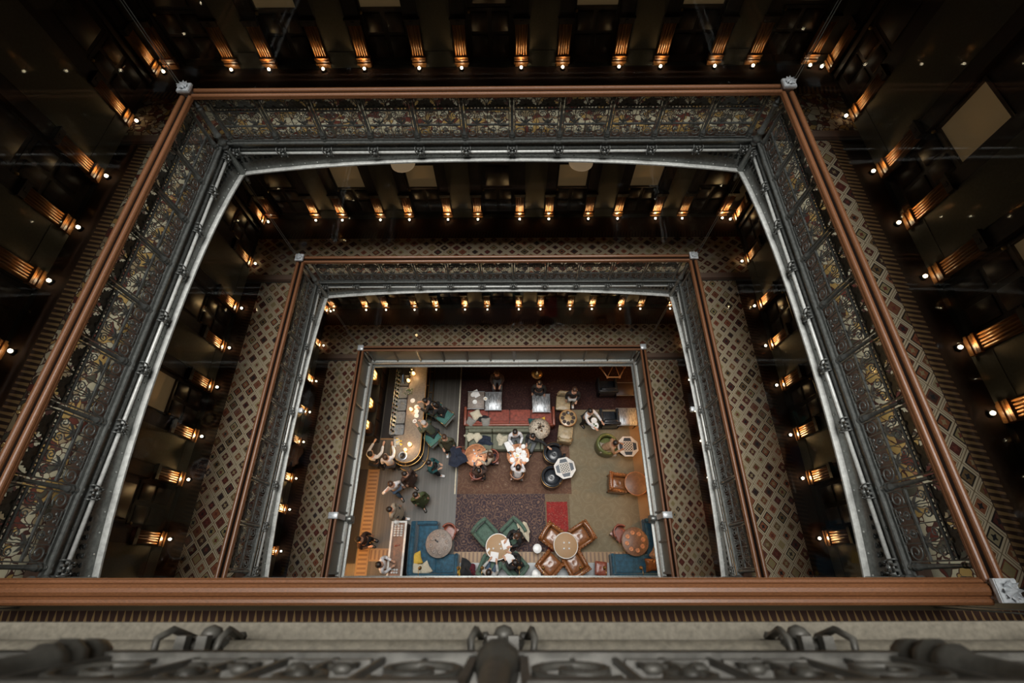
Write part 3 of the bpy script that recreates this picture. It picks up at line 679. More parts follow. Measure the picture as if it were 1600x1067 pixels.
a, c = spot(710, 772), spot(717, 585); b = MB(); b.box(a.x-.01, a.x+.04, a.y, c.y+1.5, 0, .012); b.build('floor_trim', M['cream'], loc=(0, 0, .006), label='thin pale threshold strip between the grey planks and the rugs', cat='trim')
# marquetry borders
def border(x0, x1, y0, y1, label, z=.002):
    hor = (x1-x0) > (y1-y0); L, w = ((x1-x0), (y1-y0)) if hor else ((y1-y0), (x1-x0)); b = MB(); b.box(-L/2, L/2, -w/2, w/2, 0, .008)
    return b.build('marquetry_border', M['mosaic'], loc=((x0+x1)/2, (y0+y1)/2, z), rz=0 if hor else PI/2, label=label, cat='floor border')
border(-5.52, -5.10, -1.2, 3.6, 'orange lit marquetry border running along the left edge of the lobby floor')
border(-5.08, -4.2, .47, .88, 'short orange lit marquetry branch reaching the console table')
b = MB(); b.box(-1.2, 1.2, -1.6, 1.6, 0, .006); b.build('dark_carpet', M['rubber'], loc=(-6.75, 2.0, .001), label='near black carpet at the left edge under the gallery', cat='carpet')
a, c = spot(853, 879), spot(958, 862); border(a.x-3.2, c.x+2.5, a.y, c.y, 'tan marquetry border in front of the grey marble strip', .0015)
a, c = spot(1004, 865), spot(1018, 640); border(a.x+.05, c.x+.45, a.y, c.y, 'orange lit marquetry border along the right edge of the rug', .0165)
a, c = spot(708, 925), spot(1030, 879); b = MB(); b.box(-(c.x-a.x)/2, (c.x-a.x)/2, -(c.y-a.y)/2, (c.y-a.y)/2, 0, .01)
b.build('marble_strip', M['stone_grey'], loc=((a.x+c.x)/2, (a.y+c.y)/2, .004), label='grey veined marble floor strip along the near side of the lobby', cat='floor')

# ---- furniture builders, all facing +y
def legs(t, w, d, h, m, r=.022, inset=.06):
    b = MB(); b.lathe([(r*.6, 0), (r, h*.5), (r*1.2, h)], 8); me = b.mesh('leg', m)
    for sx in (-1, 1):
        for sy in (-1, 1): put('leg', me, t, (sx*(w/2-inset), sy*(d/2-inset), 0))
def cushion_top(t, name, w, d, z, m, y0=0, tufted=True, th=.14):
    b = MB(); N = 10; vs = []; fs = []
    for j in range(N+1):
        for i in range(N+1):
            x = -1+2*i/N; y = -1+2*j/N; r = math.hypot(x, y)
            zz = th*(.72+.28*(1-x**6)*(1-y**6)) + (.014*math.cos(r*15) if tufted and r < .8 else 0)
            vs.append((x*w/2, y0+y*d/2, z+zz))
    for j in range(N):
        for i in range(N): a = j*(N+1)+i; fs.append((a, a+1, a+N+2, a+N+1))
    b.add(vs, fs, 0, True); b.rbox(-w/2, w/2, y0-d/2, y0+d/2, z, z+th*.76, .03, 2); c = b.build(name, m, t)
    if tufted: b = MB(); b.ball((0, y0, z+th*.98), (.022, .022, .012), 8, 5); b.build('button', m, c)
    return c
def armchair(name, label, m, loc, rz, w=.80, scallop=False, group=None, s=1.0):
    t = thing(name, label, 'armchair', loc, rz, group, s)
    legs(t, w, w, .16, M['wood_dark'])
    b = MB(); b.rbox(-w/2+.03, w/2-.03, -w/2+.05, w/2-.02, .14, .34, .04); b.build('seat_base', m, t)
    cushion_top(t, 'seat', w-.27, w-.20, .32, m, .06)
    b = MB(); pts = []; n = 11
    for i in range(n):                                         # curved, slightly raked back
        x = -1+2*i/(n-1); pts.append((x*(w/2-.05), -w/2+.07+.05*x*x, .78+.03*(1-x*x)))
    b.tube(pts, .062, 8)
    for i in range(n-1):
        p, q = pts[i], pts[i+1]; b.add([(p[0], p[1]-.04, .2), (q[0], q[1]-.04, .2), (q[0], q[1]-.04, .79), (p[0], p[1]-.04, .79), (p[0], p[1]+.07, .3), (q[0], q[1]+.07, .3), (q[0], q[1]+.04, .79), (p[0], p[1]+.04, .79)], [(0, 1, 2, 3), (4, 7, 6, 5), (2, 6, 7, 3), (0, 4, 5, 1), (0, 3, 7, 4), (1, 5, 6, 2)], 0, True)
    if scallop:
        for i in range(9): x = -.42*w+.84*w*i/8; b.ball((x, -w/2+.04, .83), (.05, .045, .035), 7, 5)
    b.build('backrest', m, t)
    for sx in (-1, 1):
        b = MB(); x = sx*(w/2-.075)
        b.rbox(x-.055, x+.055, -w/2+.08, w/2-.02, .18, .56, .04); b.tube([(x, -w/2+.08, .66), (x, -.1, .60), (x, w/2-.08, .575), (x, w/2-.02, .55)], [.06, .062, .07, .055], 8)
        if scallop:
            for i in range(6): b.ball((x+sx*.035, -w*.36+w*.76*i/5, .625), (.04, .045, .03), 7, 5)
        b.build('arm', m, t)
    return t
def tub_chair(name, label, m, loc, rz, w=.80, group=None, trim=None, open_angle=2.1):
    t = thing(name, label, 'armchair', loc, rz, group)
    legs(t, w, w, .14, M['wood_dark'], inset=.14)
    n = 22; ro, ri = w/2, w/2-.10; b = MB(); vs = []; fs = []
    for i in range(n+1):
        k = i/n; a = PI/2+ (PI-open_angle/2*0)*0 + (.45+ (2*PI-.9)*k); hh = .50+.26*math.sin(PI*k)**1.2; cx, cy = math.cos(a), math.sin(a)*1.08
        vs += [(ro*cx, ro*cy, .13), (ro*cx, ro*cy, hh), (ro*.93*cx, ro*.93*cy, hh+.03), (ri*1.02*cx, ri*1.02*cy, hh+.03), (ri*cx, ri*cy, hh-.02), (ri*cx, ri*cy, .15)]
        if i: a0 = 6*(i-1); fs += [(a0+q, a0+(q+1) % 6, a0+6+(q+1) % 6, a0+6+q) for q in range(6)]
    fs += [(0, 1, 2, 3, 4, 5), tuple(6*n+q for q in (5, 4, 3, 2, 1, 0))]; b.add(vs, fs, 0, True); b.build('tub_shell', m, t)
    b = MB(); b.lathe([(ri*.98, .14), (ri*1.0, .30), (ri*.97, .40), (ri*.85, .435), (ri*.5, .43), (ri*.42, .445), (ri*.25, .43), (0.01, .44)], 20); sc = b.build('seat', m, t)
    b = MB(); b.ball((0, 0, .44), (.03, .03, .015), 8, 5); b.build('button', m, sc)
    if trim is not None:
        b = MB(); pts = [(ro*1.005*math.cos(PI/2+.45+(2*PI-.9)*i/n), ro*1.08*math.sin(PI/2+.45+(2*PI-.9)*i/n), .50+.26*math.sin(PI*i/n)**1.2) for i in range(n+1)]; b.tube(pts, .010, 5); b.build('piping', trim, t)
    return t
def small_chair(name, label, m, loc, rz, group=None):
    t = thing(name, label, 'chair', loc, rz, group)
    legs(t, .46, .44, .42, M['wood_dark'], .016, .04)
    cushion_top(t, 'seat', .46, .44, .40, m, 0, False, .08)
    b = MB(); pts = [(.24*math.cos(a), .24*math.sin(a), .80) for a in [PI+.0+PI*i/10 for i in range(11)]]
    b.tube(pts, .028, 8)
    for i in range(10):
        p, q = pts[i], pts[i+1]; b.add([(p[0], p[1], .5), (q[0], q[1], .5), (q[0], q[1], .8), (p[0], p[1], .8), (p[0]*.9, p[1]*.9, .5), (q[0]*.9, q[1]*.9, .5), (q[0]*.9, q[1]*.9, .8), (p[0]*.9, p[1]*.9, .8)], [(0, 1, 2, 3), (4, 7, 6, 5), (0, 4, 5, 1), (0, 3, 7, 4), (1, 5, 6, 2)], 0, True)
    b.build('backrest', m, t); return t
def round_table(label, top, rim, loc, r=.44, discs=0, rz=0, dm=None, name='round_table', h=.75):
    t = thing(name, label, 'table', loc, rz, None)
    b = MB(); b.lathe([(r-.02, h-.035), (r, h-.03), (r, h-.008), (r-.012, h-.001), (0.01, h)], 36); tp = b.build('tabletop', top, t)
    b = MB(); b.lathe([(r, h-.032), (r+.014, h-.025), (r+.014, h-.004), (r, h+.003), (r-.014, h+.003), (r-.016, h-.004)], 36, caps=False); b.build('rim', rim, t)
    b = MB(); b.lathe([(.06, .03), (.045, .10), (.03, .2), (.045, .35), (.03, .5), (.05, .66), (.12, h-.04)], 12); b.build('pedestal', M['wood_dark'], t)
    b = MB(); b.lathe([(.24, 0), (.25, .02), (.18, .04), (.05, .06)], 20); b.build('base', M['wood_dark'], t)
    if discs:
        b = MB(); b.lathe([(.062, 0), (.075, .006), (.062, .012), (.045, .006), (.03, .006), (.022, .014), (.005, .016)], 14); me = b.mesh('carved_roundel', dm or top)
        for k in range(discs): a = 2*PI*k/discs; put('carved_roundel', me, tp, (r*.64*math.cos(a), r*.64*math.sin(a), h-.002))
    return t
def pillow_mesh(w, m, th=.09):
    b = MB(); N = 8
    for s in (1, -1):
        vs = []; fs = []
        for j in range(N+1):
            for i in range(N+1):
                x = -1+2*i/N; y = -1+2*j/N; e = 1-.10*(1-max(abs(x), abs(y))**8*abs(x*y)**.5)*0; pin = 1-.13*(1-abs(x*y))*max(abs(x), abs(y))**4
                vs.append((x*w/2*pin, y*w/2*pin, s*th*((1-x**4)*(1-y**4))**.6+.1))
        for j in range(N):
            for i in range(N): a = j*(N+1)+i; fs.append((a, a+1, a+N+2, a+N+1))
        b.add(vs, fs, 0, True)
    return b.mesh('pillow', m)
def pillow(u, v, z, m, label, rz=0, w=.42, tilt=(.2, .1), name='throw_pillow'):
    p = spot(u, v, z+.1); o = put(name, pillow_mesh(w, m), loc=(p.x, p.y, z), rz=rz, label=label, cat='pillow'); o.rotation_euler = (tilt[0], tilt[1], rz); return o
def garment(u, v, z, m, label, w=.5, d=.35, rz=0, name='folded_coat', seed=1, cat='coat'):
    rnd = random.Random(seed); b = MB(); N = 14; vs = []; fs = []
    ph = [rnd.uniform(0, 6) for _ in range(6)]
    for j in range(N+1):
        for i in range(N+1):
            a = 2*PI*i/N; r = j/N; rr = r*(1+.22*math.sin(3*a+ph[0])+.14*math.sin(5*a+ph[1]))
            zz = .13*(1-r**2)+.025*math.sin(7*r+3*a+ph[2])*r+.03*math.sin(2*a+ph[3]); vs.append((rr*w/2*math.cos(a), rr*d/2*math.sin(a), max(.01, zz+.02)))
    for j in range(N):
        for i in range(N): a = j*(N+1)+i; fs.append((a, a+1, a+N+2, a+N+1))
    for i in range(N): pass
    b.add(vs, fs, 0, True)
    o2 = len(vs); b.add([(x*.98, y*.98, 0) for x, y, z_ in vs[N*(N+1):]], [tuple(range(N))][:1], 0)
    p = spot(u, v, z+.05); return b.build(name, m, loc=(p.x, p.y, z), rz=rz, label=label, cat=cat)
def face(p, q): return math.atan2(q.y-p.y, q.x-p.x)-PI/2

# ---- tables
T = {}
def TB(key, u, v, h=.75): p = spot(u, v, h); T[key] = Vector((p.x, p.y, 0.017)); return T[key]
round_table('round hammered copper table with cutlery, at the left end of the green sofa', M['copper'], M['copper'], TB('cop1', 743.5, 711), .40)
round_table('round hammered copper table crowded with white plates', M['copper'], M['copper'], TB('cop2', 809.5, 711), .40)
round_table('round cork topped table with white rim and paper menus', M['cork'], M['white'], TB('cork1', 778, 854), .40)
round_table('round cork topped table with pale rim amid four tan armchairs', M['cork'], M['marble_white'], TB('cork2', 884, 852), .40)
round_table('round carved grey table beside the left blue sofa', M['inlay_grey'], M['inlay_grey'], TB('gry', 686, 849), .435, 8, .2)
round_table('round carved brown table beside the right blue sofa', M['inlay_brown'], M['inlay_brown'], TB('brn', 992, 846), .435, 8, .2, M['copper'])
round_table('round glossy copper table beside the far right tan armchair', M['inlay_brown'], M['copper'], TB('cop3', 994, 755.5), .40)
round_table('round honey coloured wooden table between two beige tufted chairs', mat('honey wood table top', (.42, .28, .13), .35, 0, .2, 8, coat=.3), M['wood_gold'], TB('hon', 887.5, 653), .32, 8, 0, M['wood_dark'])
def octa(label, u, v, rz, r=.40):
    p = spot(u, v, .72); t = thing('chess_table', label, 'table', (p.x, p.y, .017), rz, 'octagonal chess tables')
    pl = [(r*math.cos(PI/8+PI/4*k), r*math.sin(PI/8+PI/4*k)) for k in range(8)]
    b = MB(); b.prism(pl, .69, .72); tp = b.build('tabletop', M['marble_white'], t)
    b = MB(); b.box(-.17, .17, -.17, .17, .7195, .7235); b.build('chess_board', M['chess'], tp)
    b = MB(); b.prism([(-.155, .19), (.155, .19), (.11, .315), (-.11, .315)], .7195, .724); me = b.mesh('inlay_band', M['inlay_navy'])
    for k in range(4): put('inlay_band', me, tp, rz=PI/2*k)
    b = MB(); b.lathe([(.20, 0), (.20, .03), (.06, .06), (.05, .4), (.08, .6), (.2, .69)], 8); b.build('pedestal', M['wood_dark'], t); return t
octa('pale octagonal chess table between the two black tub chairs', 882.5, 731, .2); octa('pale octagonal chess table in front of the green tub chair', 981, 697.5, 0)
def rect_table(u0, v0, u1, v1, z, m, label, name='coffee_table', rail=True):
    a, c = spot(u0, v1, z), spot(u1, v0, z); cx, cy, w, d = (a.x+c.x)/2, (a.y+c.y)/2, c.x-a.x, c.y-a.y
    t = thing(name, label, 'table', (cx, cy, .017)); b = MB(); b.rbox(-w/2, w/2, -d/2, d/2, z-.04, z, .008, 1); b.build('tabletop', m, t)
    if rail:
        for s in (-1, 1): b = MB(); b.box(-w/2-.01, w/2+.01, s*d/2-.012, s*d/2+.012, z-.01, z+.012); b.build('edge_rail', M['steel'], t)
    legs(t, w, d, z-.03, M['black'], .02, .05); return t
rect_table(730.5, 612, 757, 639, .72, M['inlay_grey'], 'square marbled table with papers and dishes behind the left end of the red sofa')
rect_table(757.5, 613, 784, 641, .72, M['silver_top'], 'square foxed mirror table behind the red sofa, left one of two silver tops')
rect_table(832, 616, 859, 644, .72, M['silver_top'], 'square foxed mirror table behind the right end of the red sofa')
rect_table(965, 638, 993, 665, .62, M['silver_top'], 'foxed mirror table half lit orange by the right hand wall')
rect_table(963, 598, 990, 618, .62, M['wood_dark'], 'dark low table beside the upper black leather sofa')

# ---- chairs
G4 = 'tan leather armchairs round the cork table'
for (u, v), lb in (((862.5, 838), 'tan tufted leather armchair, upper left of the pale rimmed cork table'), ((908, 836), 'tan tufted leather armchair, upper right of the pale rimmed cork table'),
                   ((858, 883), 'tan tufted leather armchair, lower left of the pale rimmed cork table'), ((899, 882), 'tan tufted leather armchair, lower right of the pale rimmed cork table')):
    p = spot(u, v, .45); p.z = .017; r_ = face(p, T['cork2']); armchair('leather_armchair', lb, M['leather_tan'], p, r_, .74, True, G4)
p = spot(964, 755, .45); p.z = .017; armchair('leather_armchair', 'tan tufted leather armchair left of the glossy copper table', M['leather_tan'], p, face(p, T['cop3']), .70, True)
p = spot(1014, 756, .45); p.z = .017; armchair('leather_armchair', 'orange lit leather armchair right of the glossy copper table', M['leather_tan'], p, face(p, T['cop3']), .66, True)
for (u, v), lb in (((757, 831), 'green velvet armchair, empty, upper left of the menu table'), ((803, 829), 'green velvet armchair under the person in black, upper right of menu table'),
                   ((764, 889), 'green velvet armchair under the person in light grey'), ((806, 886), 'green velvet armchair under the person in black, lower right of menu table')):
    p = spot(u, v, .45); p.z = .017; armchair('velvet_armchair', lb, M['velvet_green'], p, face(p, T['cork1']), .74, False, 'green armchairs round the menu table')
tub_chair('tub_chair', 'glossy black leather tub chair upper left of the chess table', M['leather_black'], (*spot(866, 710, .4).xy, .017), -.9-.25, .80, 'black tub chairs', M['brass'])
tub_chair('tub_chair', 'glossy black leather tub chair lower left of the chess table', M['leather_black'], (*spot(862, 746, .4).xy, .017), -.95+.35, .78, 'black tub chairs', M['brass'])
tub_chair('tub_chair', 'olive green leather tub chair with patterned throw, right side', M['leather_olive'], (*spot(948, 696, .4).xy, .017), -PI/2, .80)
def slipper(label, u, v, rz):
    t = thing('slipper_chair', label, 'chair', (*spot(u, v, .4).xy, .017), rz, 'beige tufted chairs'); legs(t, .56, .62, .16, M['wood_dark'])
    b = MB(); b.rbox(-.28, .28, -.32, .30, .15, .36, .06, 3); b.build('seat_base', M['leather_beige'], t); cushion_top(t, 'seat', .54, .52, .34, M['leather_beige'], .06)
    b = MB(); b.tube([(-.24, -.22, .62), (-.15, -.31, .70), (.15, -.31, .70), (.24, -.22, .62)], .07, 8); b.rbox(-.24, .24, -.36, -.24, .2, .7, .05, 2); b.build('backrest', M['leather_beige'], t)
slipper('beige tufted leather chair on the far side of the honey table', 880, 629, PI-.1); slipper('beige tufted leather chair on the near side of the honey table', 883, 679, -.15)
small_chair('dining_chair', 'russet leather chair tucked behind the carved grey table', M['leather_red'], (*spot(703, 831, .45).xy, .017), face(spot(703, 831), T['gry']))
small_chair('dining_chair', 'russet leather chair left of the carved brown table', M['leather_red'], (*spot(967, 833, .45).xy, .017), face(spot(967, 833), T['brn']))
small_chair('dining_chair', 'russet leather chair right of the first copper table', M['leather_red'], (*spot(769, 716, .45).xy, .017), face(spot(769, 716), T['cop1']))
small_chair('dining_chair', 'russet chair draped with a navy coat left of the first copper table', M['leather_red'], (*spot(720, 712, .45).xy, .017), face(spot(720, 712), T['cop1']))
small_chair('dining_chair', 'pale backed chair under the person in dark brown at the copper table', M['leather_red'], (*spot(746, 741, .45).xy, .017), face(spot(746, 741), T['cop1']))
small_chair('dining_chair', 'chair under the person in white at the plate covered table', M['leather_tan'], (*spot(808, 741, .45).xy, .017), face(spot(808, 741), T['cop2']))
t = thing('pouf', 'square russet leather footstool on the marble strip', 'footstool', (*spot(939, 888, .4).xy, .017), -.1)
cushion_top(t, 'seat', .40, .42, .30, M['leather_red']); legs(t, .4, .42, .31, M['wood_dark'])
for u, v, lb in ((839.5, 857, 'small round white side table on the navy rug'), (838, 897, 'small round white side table on the marble strip')):
    t = thing('side_table', lb, 'side table', (*spot(u, v, .5).xy, .017)); b = MB(); b.lathe([(.13, .47), (.15, .48), (.15, .495), (.14, .50), (.005, .50)], 20); b.build('tabletop', M['white'], t)
    b = MB(); b.lathe([(.11, 0), (.11, .015), (.02, .03), (.018, .47)], 14); b.build('pedestal', M['white'], t)

# ---- sofas
def straight_sofa(label, u0, v0, u1, v1, m, frame, n, back='near', arms=True, zt=.45, name='sofa', zb=.80):
    a, c = spot(u0, v1, zt), spot(u1, v0, zt); w, d = c.x-a.x, c.y-a.y; rz = 0 if back == 'near' else PI
    t = thing(name, label, 'sofa', ((a.x+c.x)/2, (a.y+c.y)/2, .017), rz); legs(t, w, d, .12, M['wood_dark'])
    b = MB(); b.rbox(-w/2, w/2, -d/2, d/2, .11, .30, .03); b.build('base_frame', frame, t)
    cw = (w-(.2 if arms else .04))/n
    for i in range(n): x = -cw*n/2+cw*(i+.5); b = MB(); b.rbox(-cw/2+.008, cw/2-.008, -d/2+.16, d/2-.01, .28, .45, .05, 3); q = b.build('seat_cushion', m, t, loc=(x, 0, 0))
    b = MB(); b.rbox(-w/2, w/2, -d/2, -d/2+.10, .2, zb, .03); b.build('backrest', frame, t)
    for i in range(n): x = -cw*n/2+cw*(i+.5); b = MB(); b.rbox(-cw/2+.006, cw/2-.006, -d/2+.08, -d/2+.22, .40, zb-.04, .05, 3); b.build('back_cushion', m, t, loc=(x, 0, 0))
    if arms:
        for s in (-1, 1): b = MB(); b.rbox(s*w/2-(.10 if s > 0 else 0), s*w/2+(.10 if s < 0 else 0), -d/2, d/2+.04, .2, .66, .03); b.build('arm', frame, t)
    return t
straight_sofa('long rust red velvet sofa with wooden frame, back to the green sofa', 725, 639, 866, 667, M['velvet_red'], M['leather_red'], 4, zb=.60)
straight_sofa('khaki green sofa with pillows behind the round copper tables', 727, 669.5, 848, 703, M['fab_khaki'], M['fab_khaki'], 3, back='far', name='sofa')
straight_sofa('black leather sofa with brass edge beside the orange lit mirror table', 938, 642, 965, 667, M['leather_black'], M['leather_black'], 1, name='lounge_chair')
straight_sofa('black leather lounge sofa in the dark upper right', 934, 594, 962, 617, M['leather_black'], M['leather_black'], 1, name='lounge_chair')
def corner_sofa(label, pts_, m, mirror=False):
    # long run along y at the outer side, short run along x at the near side
    u0, v0, u1, v1, wd = pts_; a, c = spot(u0, v1, .45), spot(u1, v0, .45); w, d = c.x-a.x, c.y-a.y; s = -1 if mirror else 1
    t = thing('corner_sofa', label, 'sofa', ((a.x+c.x)/2, (a.y+c.y)/2, .017)); X = lambda x: x*s
    def rb(bb, x0, x1, y0, y1, z0, z1, r=.05): x0, x1 = sorted((X(x0), X(x1))); bb.rbox(x0, x1, y0, y1, z0, z1, r, 3)
    b = MB(); rb(b, -w/2, -w/2+wd, -d/2, d/2, .05, .30, .03); rb(b, -w/2+wd, w/2, -d/2, -d/2+.78, .05, .30, .03); b.build('base', m, t)
    b = MB(); rb(b, -w/2+.26, -w/2+wd, -d/2+.2, d/2-.12, .28, .46); b.build('seat_cushion', m, t)
    b = MB(); rb(b, -w/2+wd-.02, w/2-.10, -d/2+.2, -d/2+.78, .28, .455); b.build('seat_cushion', m, t)
    b = MB(); b.tube([(X(-w/2+.12), d/2-.05, .74), (X(-w/2+.11), 0, .76), (X(-w/2+.12), -d/2+.22, .76), (X(-w/2+.24), -d/2+.11, .76), (X(0), -d/2+.10, .76), (X(w/2-.06), -d/2+.11, .74)], .10, 10); rb(b, -w/2+.02, -w/2+.22, -d/2+.02, d/2-.02, .2, .74); rb(b, -w/2+.02, w/2-.02, -d/2+.02, -d/2+.2, .2, .74); b.build('backrest', m, t)
    b = MB(); rb(b, -w/2+.02, -w/2+wd, d/2-.14, d/2, .1, .60, .06); b.build('arm', m, t)
    b = MB(); rb(b, w/2-.13, w/2, -d/2+.05, -d/2+.80, .1, .60, .06); b.build('arm', m, t)
    b = MB(); n = int((d-.5)/.12)
    for i in range(n): y = -d/2+.35+.12*i; b.tube([(X(-w/2+.215), y, .46), (X(-w/2+.20), y, .72)], .012, 5)
    n = int((w-.5)/.12)
    for i in range(n): x = -w/2+.35+.12*i; b.tube([(X(x), -d/2+.195, .46), (X(x), -d/2+.18, .72)], .012, 5)
    b.build('back_channels', m, t)
    return t
corner_sofa('blue velvet corner sofa with yellow and cream pillows, lower left', (636, 814, 719, 906, .92), M['velvet_blue'])
corner_sofa('blue velvet corner sofa with brown pillows, lower right', (957, 810, 1030, 906, .55), M['velvet_blue'], True)
pillow(649, 872, .52, M['yellow'], 'mustard yellow throw pillow on the left blue sofa', .3, .40)
pillow(650, 888, .50, M['cream'], 'cream throw pillow in the corner of the left blue sofa', -.2, .40, (.3, .2)); pillow(664, 887, .52, M['cream'], 'cream throw pillow tilted against the back of the left blue sofa', .5, .40, (.3, -.2))
pillow(1017, 881, .52, M['leather_tan'], 'brown throw pillow on the right blue sofa', .1, .42); pillow(1024, 866, .54, M['cl_floral'] if 'cl_floral' in M else M['cream'], 'tan throw pillow behind the brown one on the right blue sofa', .9, .40)
pillow(744, 648, .50, M['cream'], 'cream throw pillow at the left end of the red sofa', .5, .40, (.1, 0)); pillow(736, 658, .50, M['greyfab'], 'grey throw pillow leaning on the red sofa, left corner', -.6, .36, (.5, 0)); pillow(759, 658, .50, M['greyfab'], 'grey throw pillow beside the black coat on the red sofa', .05, .36, (.5, 0))
garment(752, 654, .50, M['cl_black'], 'crumpled black coat on the red sofa among the pillows', .5, .3, .3, seed=3)
pillow(833, 659, .50, M['cl_teal'], 'teal round cushion at the right end of the red sofa', 0, .38, (.5, 0)); pillow(846, 658, .50, M['yellow'], 'mustard cushion beside the pale dried flowers on the red sofa', .3, .34, (.4, 0))
pillow(734, 683, .50, M['cream'], 'cream pillow at the left corner of the green sofa', .6, .38, (-.3, .3)); pillow(744, 682, .50, M['cream'], 'cream pillow next to the black jacket on the green sofa', -.9, .36, (-.3, .3))
garment(757, 688, .48, M['cl_navy'], 'crumpled dark navy jacket on the green sofa', .62, .36, -.1, seed=5); garment(784, 686, .48, M['cream'], 'cream knitted blanket bundled on the green sofa', .42, .42, .2, seed=8, name='knitted_blanket', cat='blanket')
garment(714, 714, .80, M['cl_navy'], 'navy coat hanging over the chair left of the first copper table', .62, .75, .2, seed=11)
garment(819, 828, .62, M['cream'], 'cream scarf like coat over the green armchair arm', .34, .62, .5, seed=14)
garment(728, 889, .45, M['cl_black'], 'dark coats piled at the end of the left blue sofa', .52, .6, .2, seed=17); garment(738, 890, .5, mat('burgundy cloth', (.09, .01, .02), .85), 'burgundy scarf on the pile of dark coats', .25, .35, 0, seed=19, name='scarf', cat='scarf')
garment(717.5, 893, .5, M['yellow'], 'yellow strap beside the arm of the left blue sofa', .10, .3, 0, seed=20, name='bag_strap', cat='strap')

# ---- the bar
BZ = 1.10
t = thing('bar_counter', 'long dark stone bar counter with rounded end and brass rail, lower left', 'bar', (0, 0, .017))
arcp = lambda r, a0, a1, n=18: [(-3.93+r*math.cos(a0+(a1-a0)*i/n), 4.12+r*math.sin(a0+(a1-a0)*i/n)) for i in range(n+1)]
poly = [(-4.06, 8.6), (-4.06, 4.62), (-4.43, 4.55)] + arcp(.50, PI, 2*PI) + [(-3.43, 8.6)]
b = MB(); b.prism(poly, BZ-.07, BZ-.017); b.build('countertop', M['counter'], t)
poly2 = [(-4.10, 8.55), (-4.10, 4.60), (-4.38, 4.5)] + arcp(.43, PI, 2*PI) + [(-3.50, 8.55)]
b = MB(); b.prism(poly2, .0, BZ-.07); b.build('bar_front', M['wood_dark'], t)
for r, z, nmr in ((.515, BZ-.03, 'counter_edge'), (.60, .93, 'arm_rail'), (.63, .16, 'foot_rail')):
    b = MB(); pts = [(-3.93-r, 4.35, z)] + [(x, y, z) for x, y in arcp(r, PI, 2*PI)] + [(-3.93+r, 6.0, z), (-3.93+r, 8.5, z)]; b.tube(pts, .018, 6); rl = b.build(nmr, M['brass'], t)
    if r > .55:
        b = MB(); b.tube([(.0, 0, 0), (.12, 0, 0)], .012, 6); b.ball((.12, 0, 0), .026, 8, 5); me = b.mesh('rail_bracket', M['brass'])
        for x, y, a in ((-3.50, 4.8, 0), (-3.50, 5.7, 0), (-3.50, 6.6, 0), (-3.50, 7.5, 0)) + tuple((-3.93+.45*math.cos(q), 4.12+.45*math.sin(q), q) for q in (-.5, -PI/2, -2.5)): put('rail_bracket', me, rl, (x, y, z), rz=a)
b = MB(); b.box(-5.20, -4.74, 4.78, 8.4, 0, .012); b.build('rubber_mat', M['rubber'], loc=(0, 0, .001), label='black rubber mat on the floor behind the bar', cat='mat')
b = MB(); b.box(-5.52, -4.50, 4.72, 4.78, 0, .015); b.build('floor_trim', M['mosaic'], loc=(0, 0, .001), label='thin tan threshold strip at the open end of the bar', cat='trim')
t = thing('bar_sink_unit', 'stainless steel sink and ice unit along the inner side of the bar', 'sink', (0, 0, .017))
b = MB(); b.box(-4.48, -4.12, 4.64, 8.0, 0, .84); b.build('body', M['black'], t)
for i, (y0, y1) in enumerate(((4.66, 5.05), (5.10, 5.55), (5.60, 6.05), (6.10, 6.55), (6.60, 7.05))):
    b = MB()
    for bx in ((-4.46, -4.14, y0, y0+.025), (-4.46, -4.14, y1-.025, y1), (-4.46, -4.43, y0, y1), (-4.17, -4.14, y0, y1)): b.box(*bx, .84, .90)
    b.box(-4.45, -4.15, y0, y1, .84, .845); b.build('basin', M['steel'], t)
    if i in (0, 2): b = MB(); b.tube([(-4.16, (y0+y1)/2, .88), (-4.16, (y0+y1)/2, 1.05), (-4.22, (y0+y1)/2, 1.12), (-4.28, (y0+y1)/2, 1.05)], .012, 6); b.build('faucet', M['steel'], t)
t = thing('speed_rack', 'low steel rack holding the rows of bottles behind the bar', 'rack', (0, 0, .017))
b = MB()
for z in (.35, .60): b.box(-4.70, -4.50, 4.75, 7.4, z, z+.02)
b.box(-4.72, -4.70, 4.75, 7.4, .3, .72); b.build('rack_tray', M['steel'], t)
bm_ = MB(); bm_.lathe([(.034, 0), (.038, .01), (.038, .17), (.034, .20), (.015, .235), (.014, .29), (.017, .295), (.017, .31)], 10); BOT = bm_.mesh('bottle', M['bottle'])
bm_ = MB(); bm_.lathe([(.018, .295), (.018, .335), (.006, .34)], 8); CAPM = [bm_.mesh('bottle_cap', M[k]) for k in ('steel', 'white', 'brass', 'velvet_red')]
bm_ = MB(); bm_.lathe([(.0388, .05), (.0388, .13)], 10, caps=False); LABM = [bm_.mesh('bottle_label', M[k]) for k in ('cream', 'white', 'lemon')]
rnd = random.Random(4)
k = 0
for row, (x, z) in enumerate(((-4.565, .64), (-4.645, .64))):
    for i in range(15):
        y = 4.84+.165*i+.05*row; k += 1
        t = put('bottle', BOT, None, (x+rnd.uniform(-.01, .01), y, z), label='%s dark bottle from the near end, %s row behind the bar' % (ORD[min(i, 15)], ['inner', 'outer'][row]), cat='bottle', group='bottles in the bar rack')
        put('bottle_cap', CAPM[k*7 % 4], t); put('bottle_label', LABM[k*5 % 3], t)
for i in range(6):
    t = put('bottle', BOT, None, (-4.02+.07*(i % 2), 6.95+.12*i, BZ), label='tall bottle on the far end of the bar counter, %s from the near side' % ORD[i], cat='bottle', group='bottles on the far end of the bar'); put('bottle_cap', CAPM[i % 4], t); put('bottle_label', LABM[i % 3], t)
t = thing('back_bar_cabinet', 'black back bar cabinet along the far left wall of the lobby', 'cabinet', (0, 0, .017))
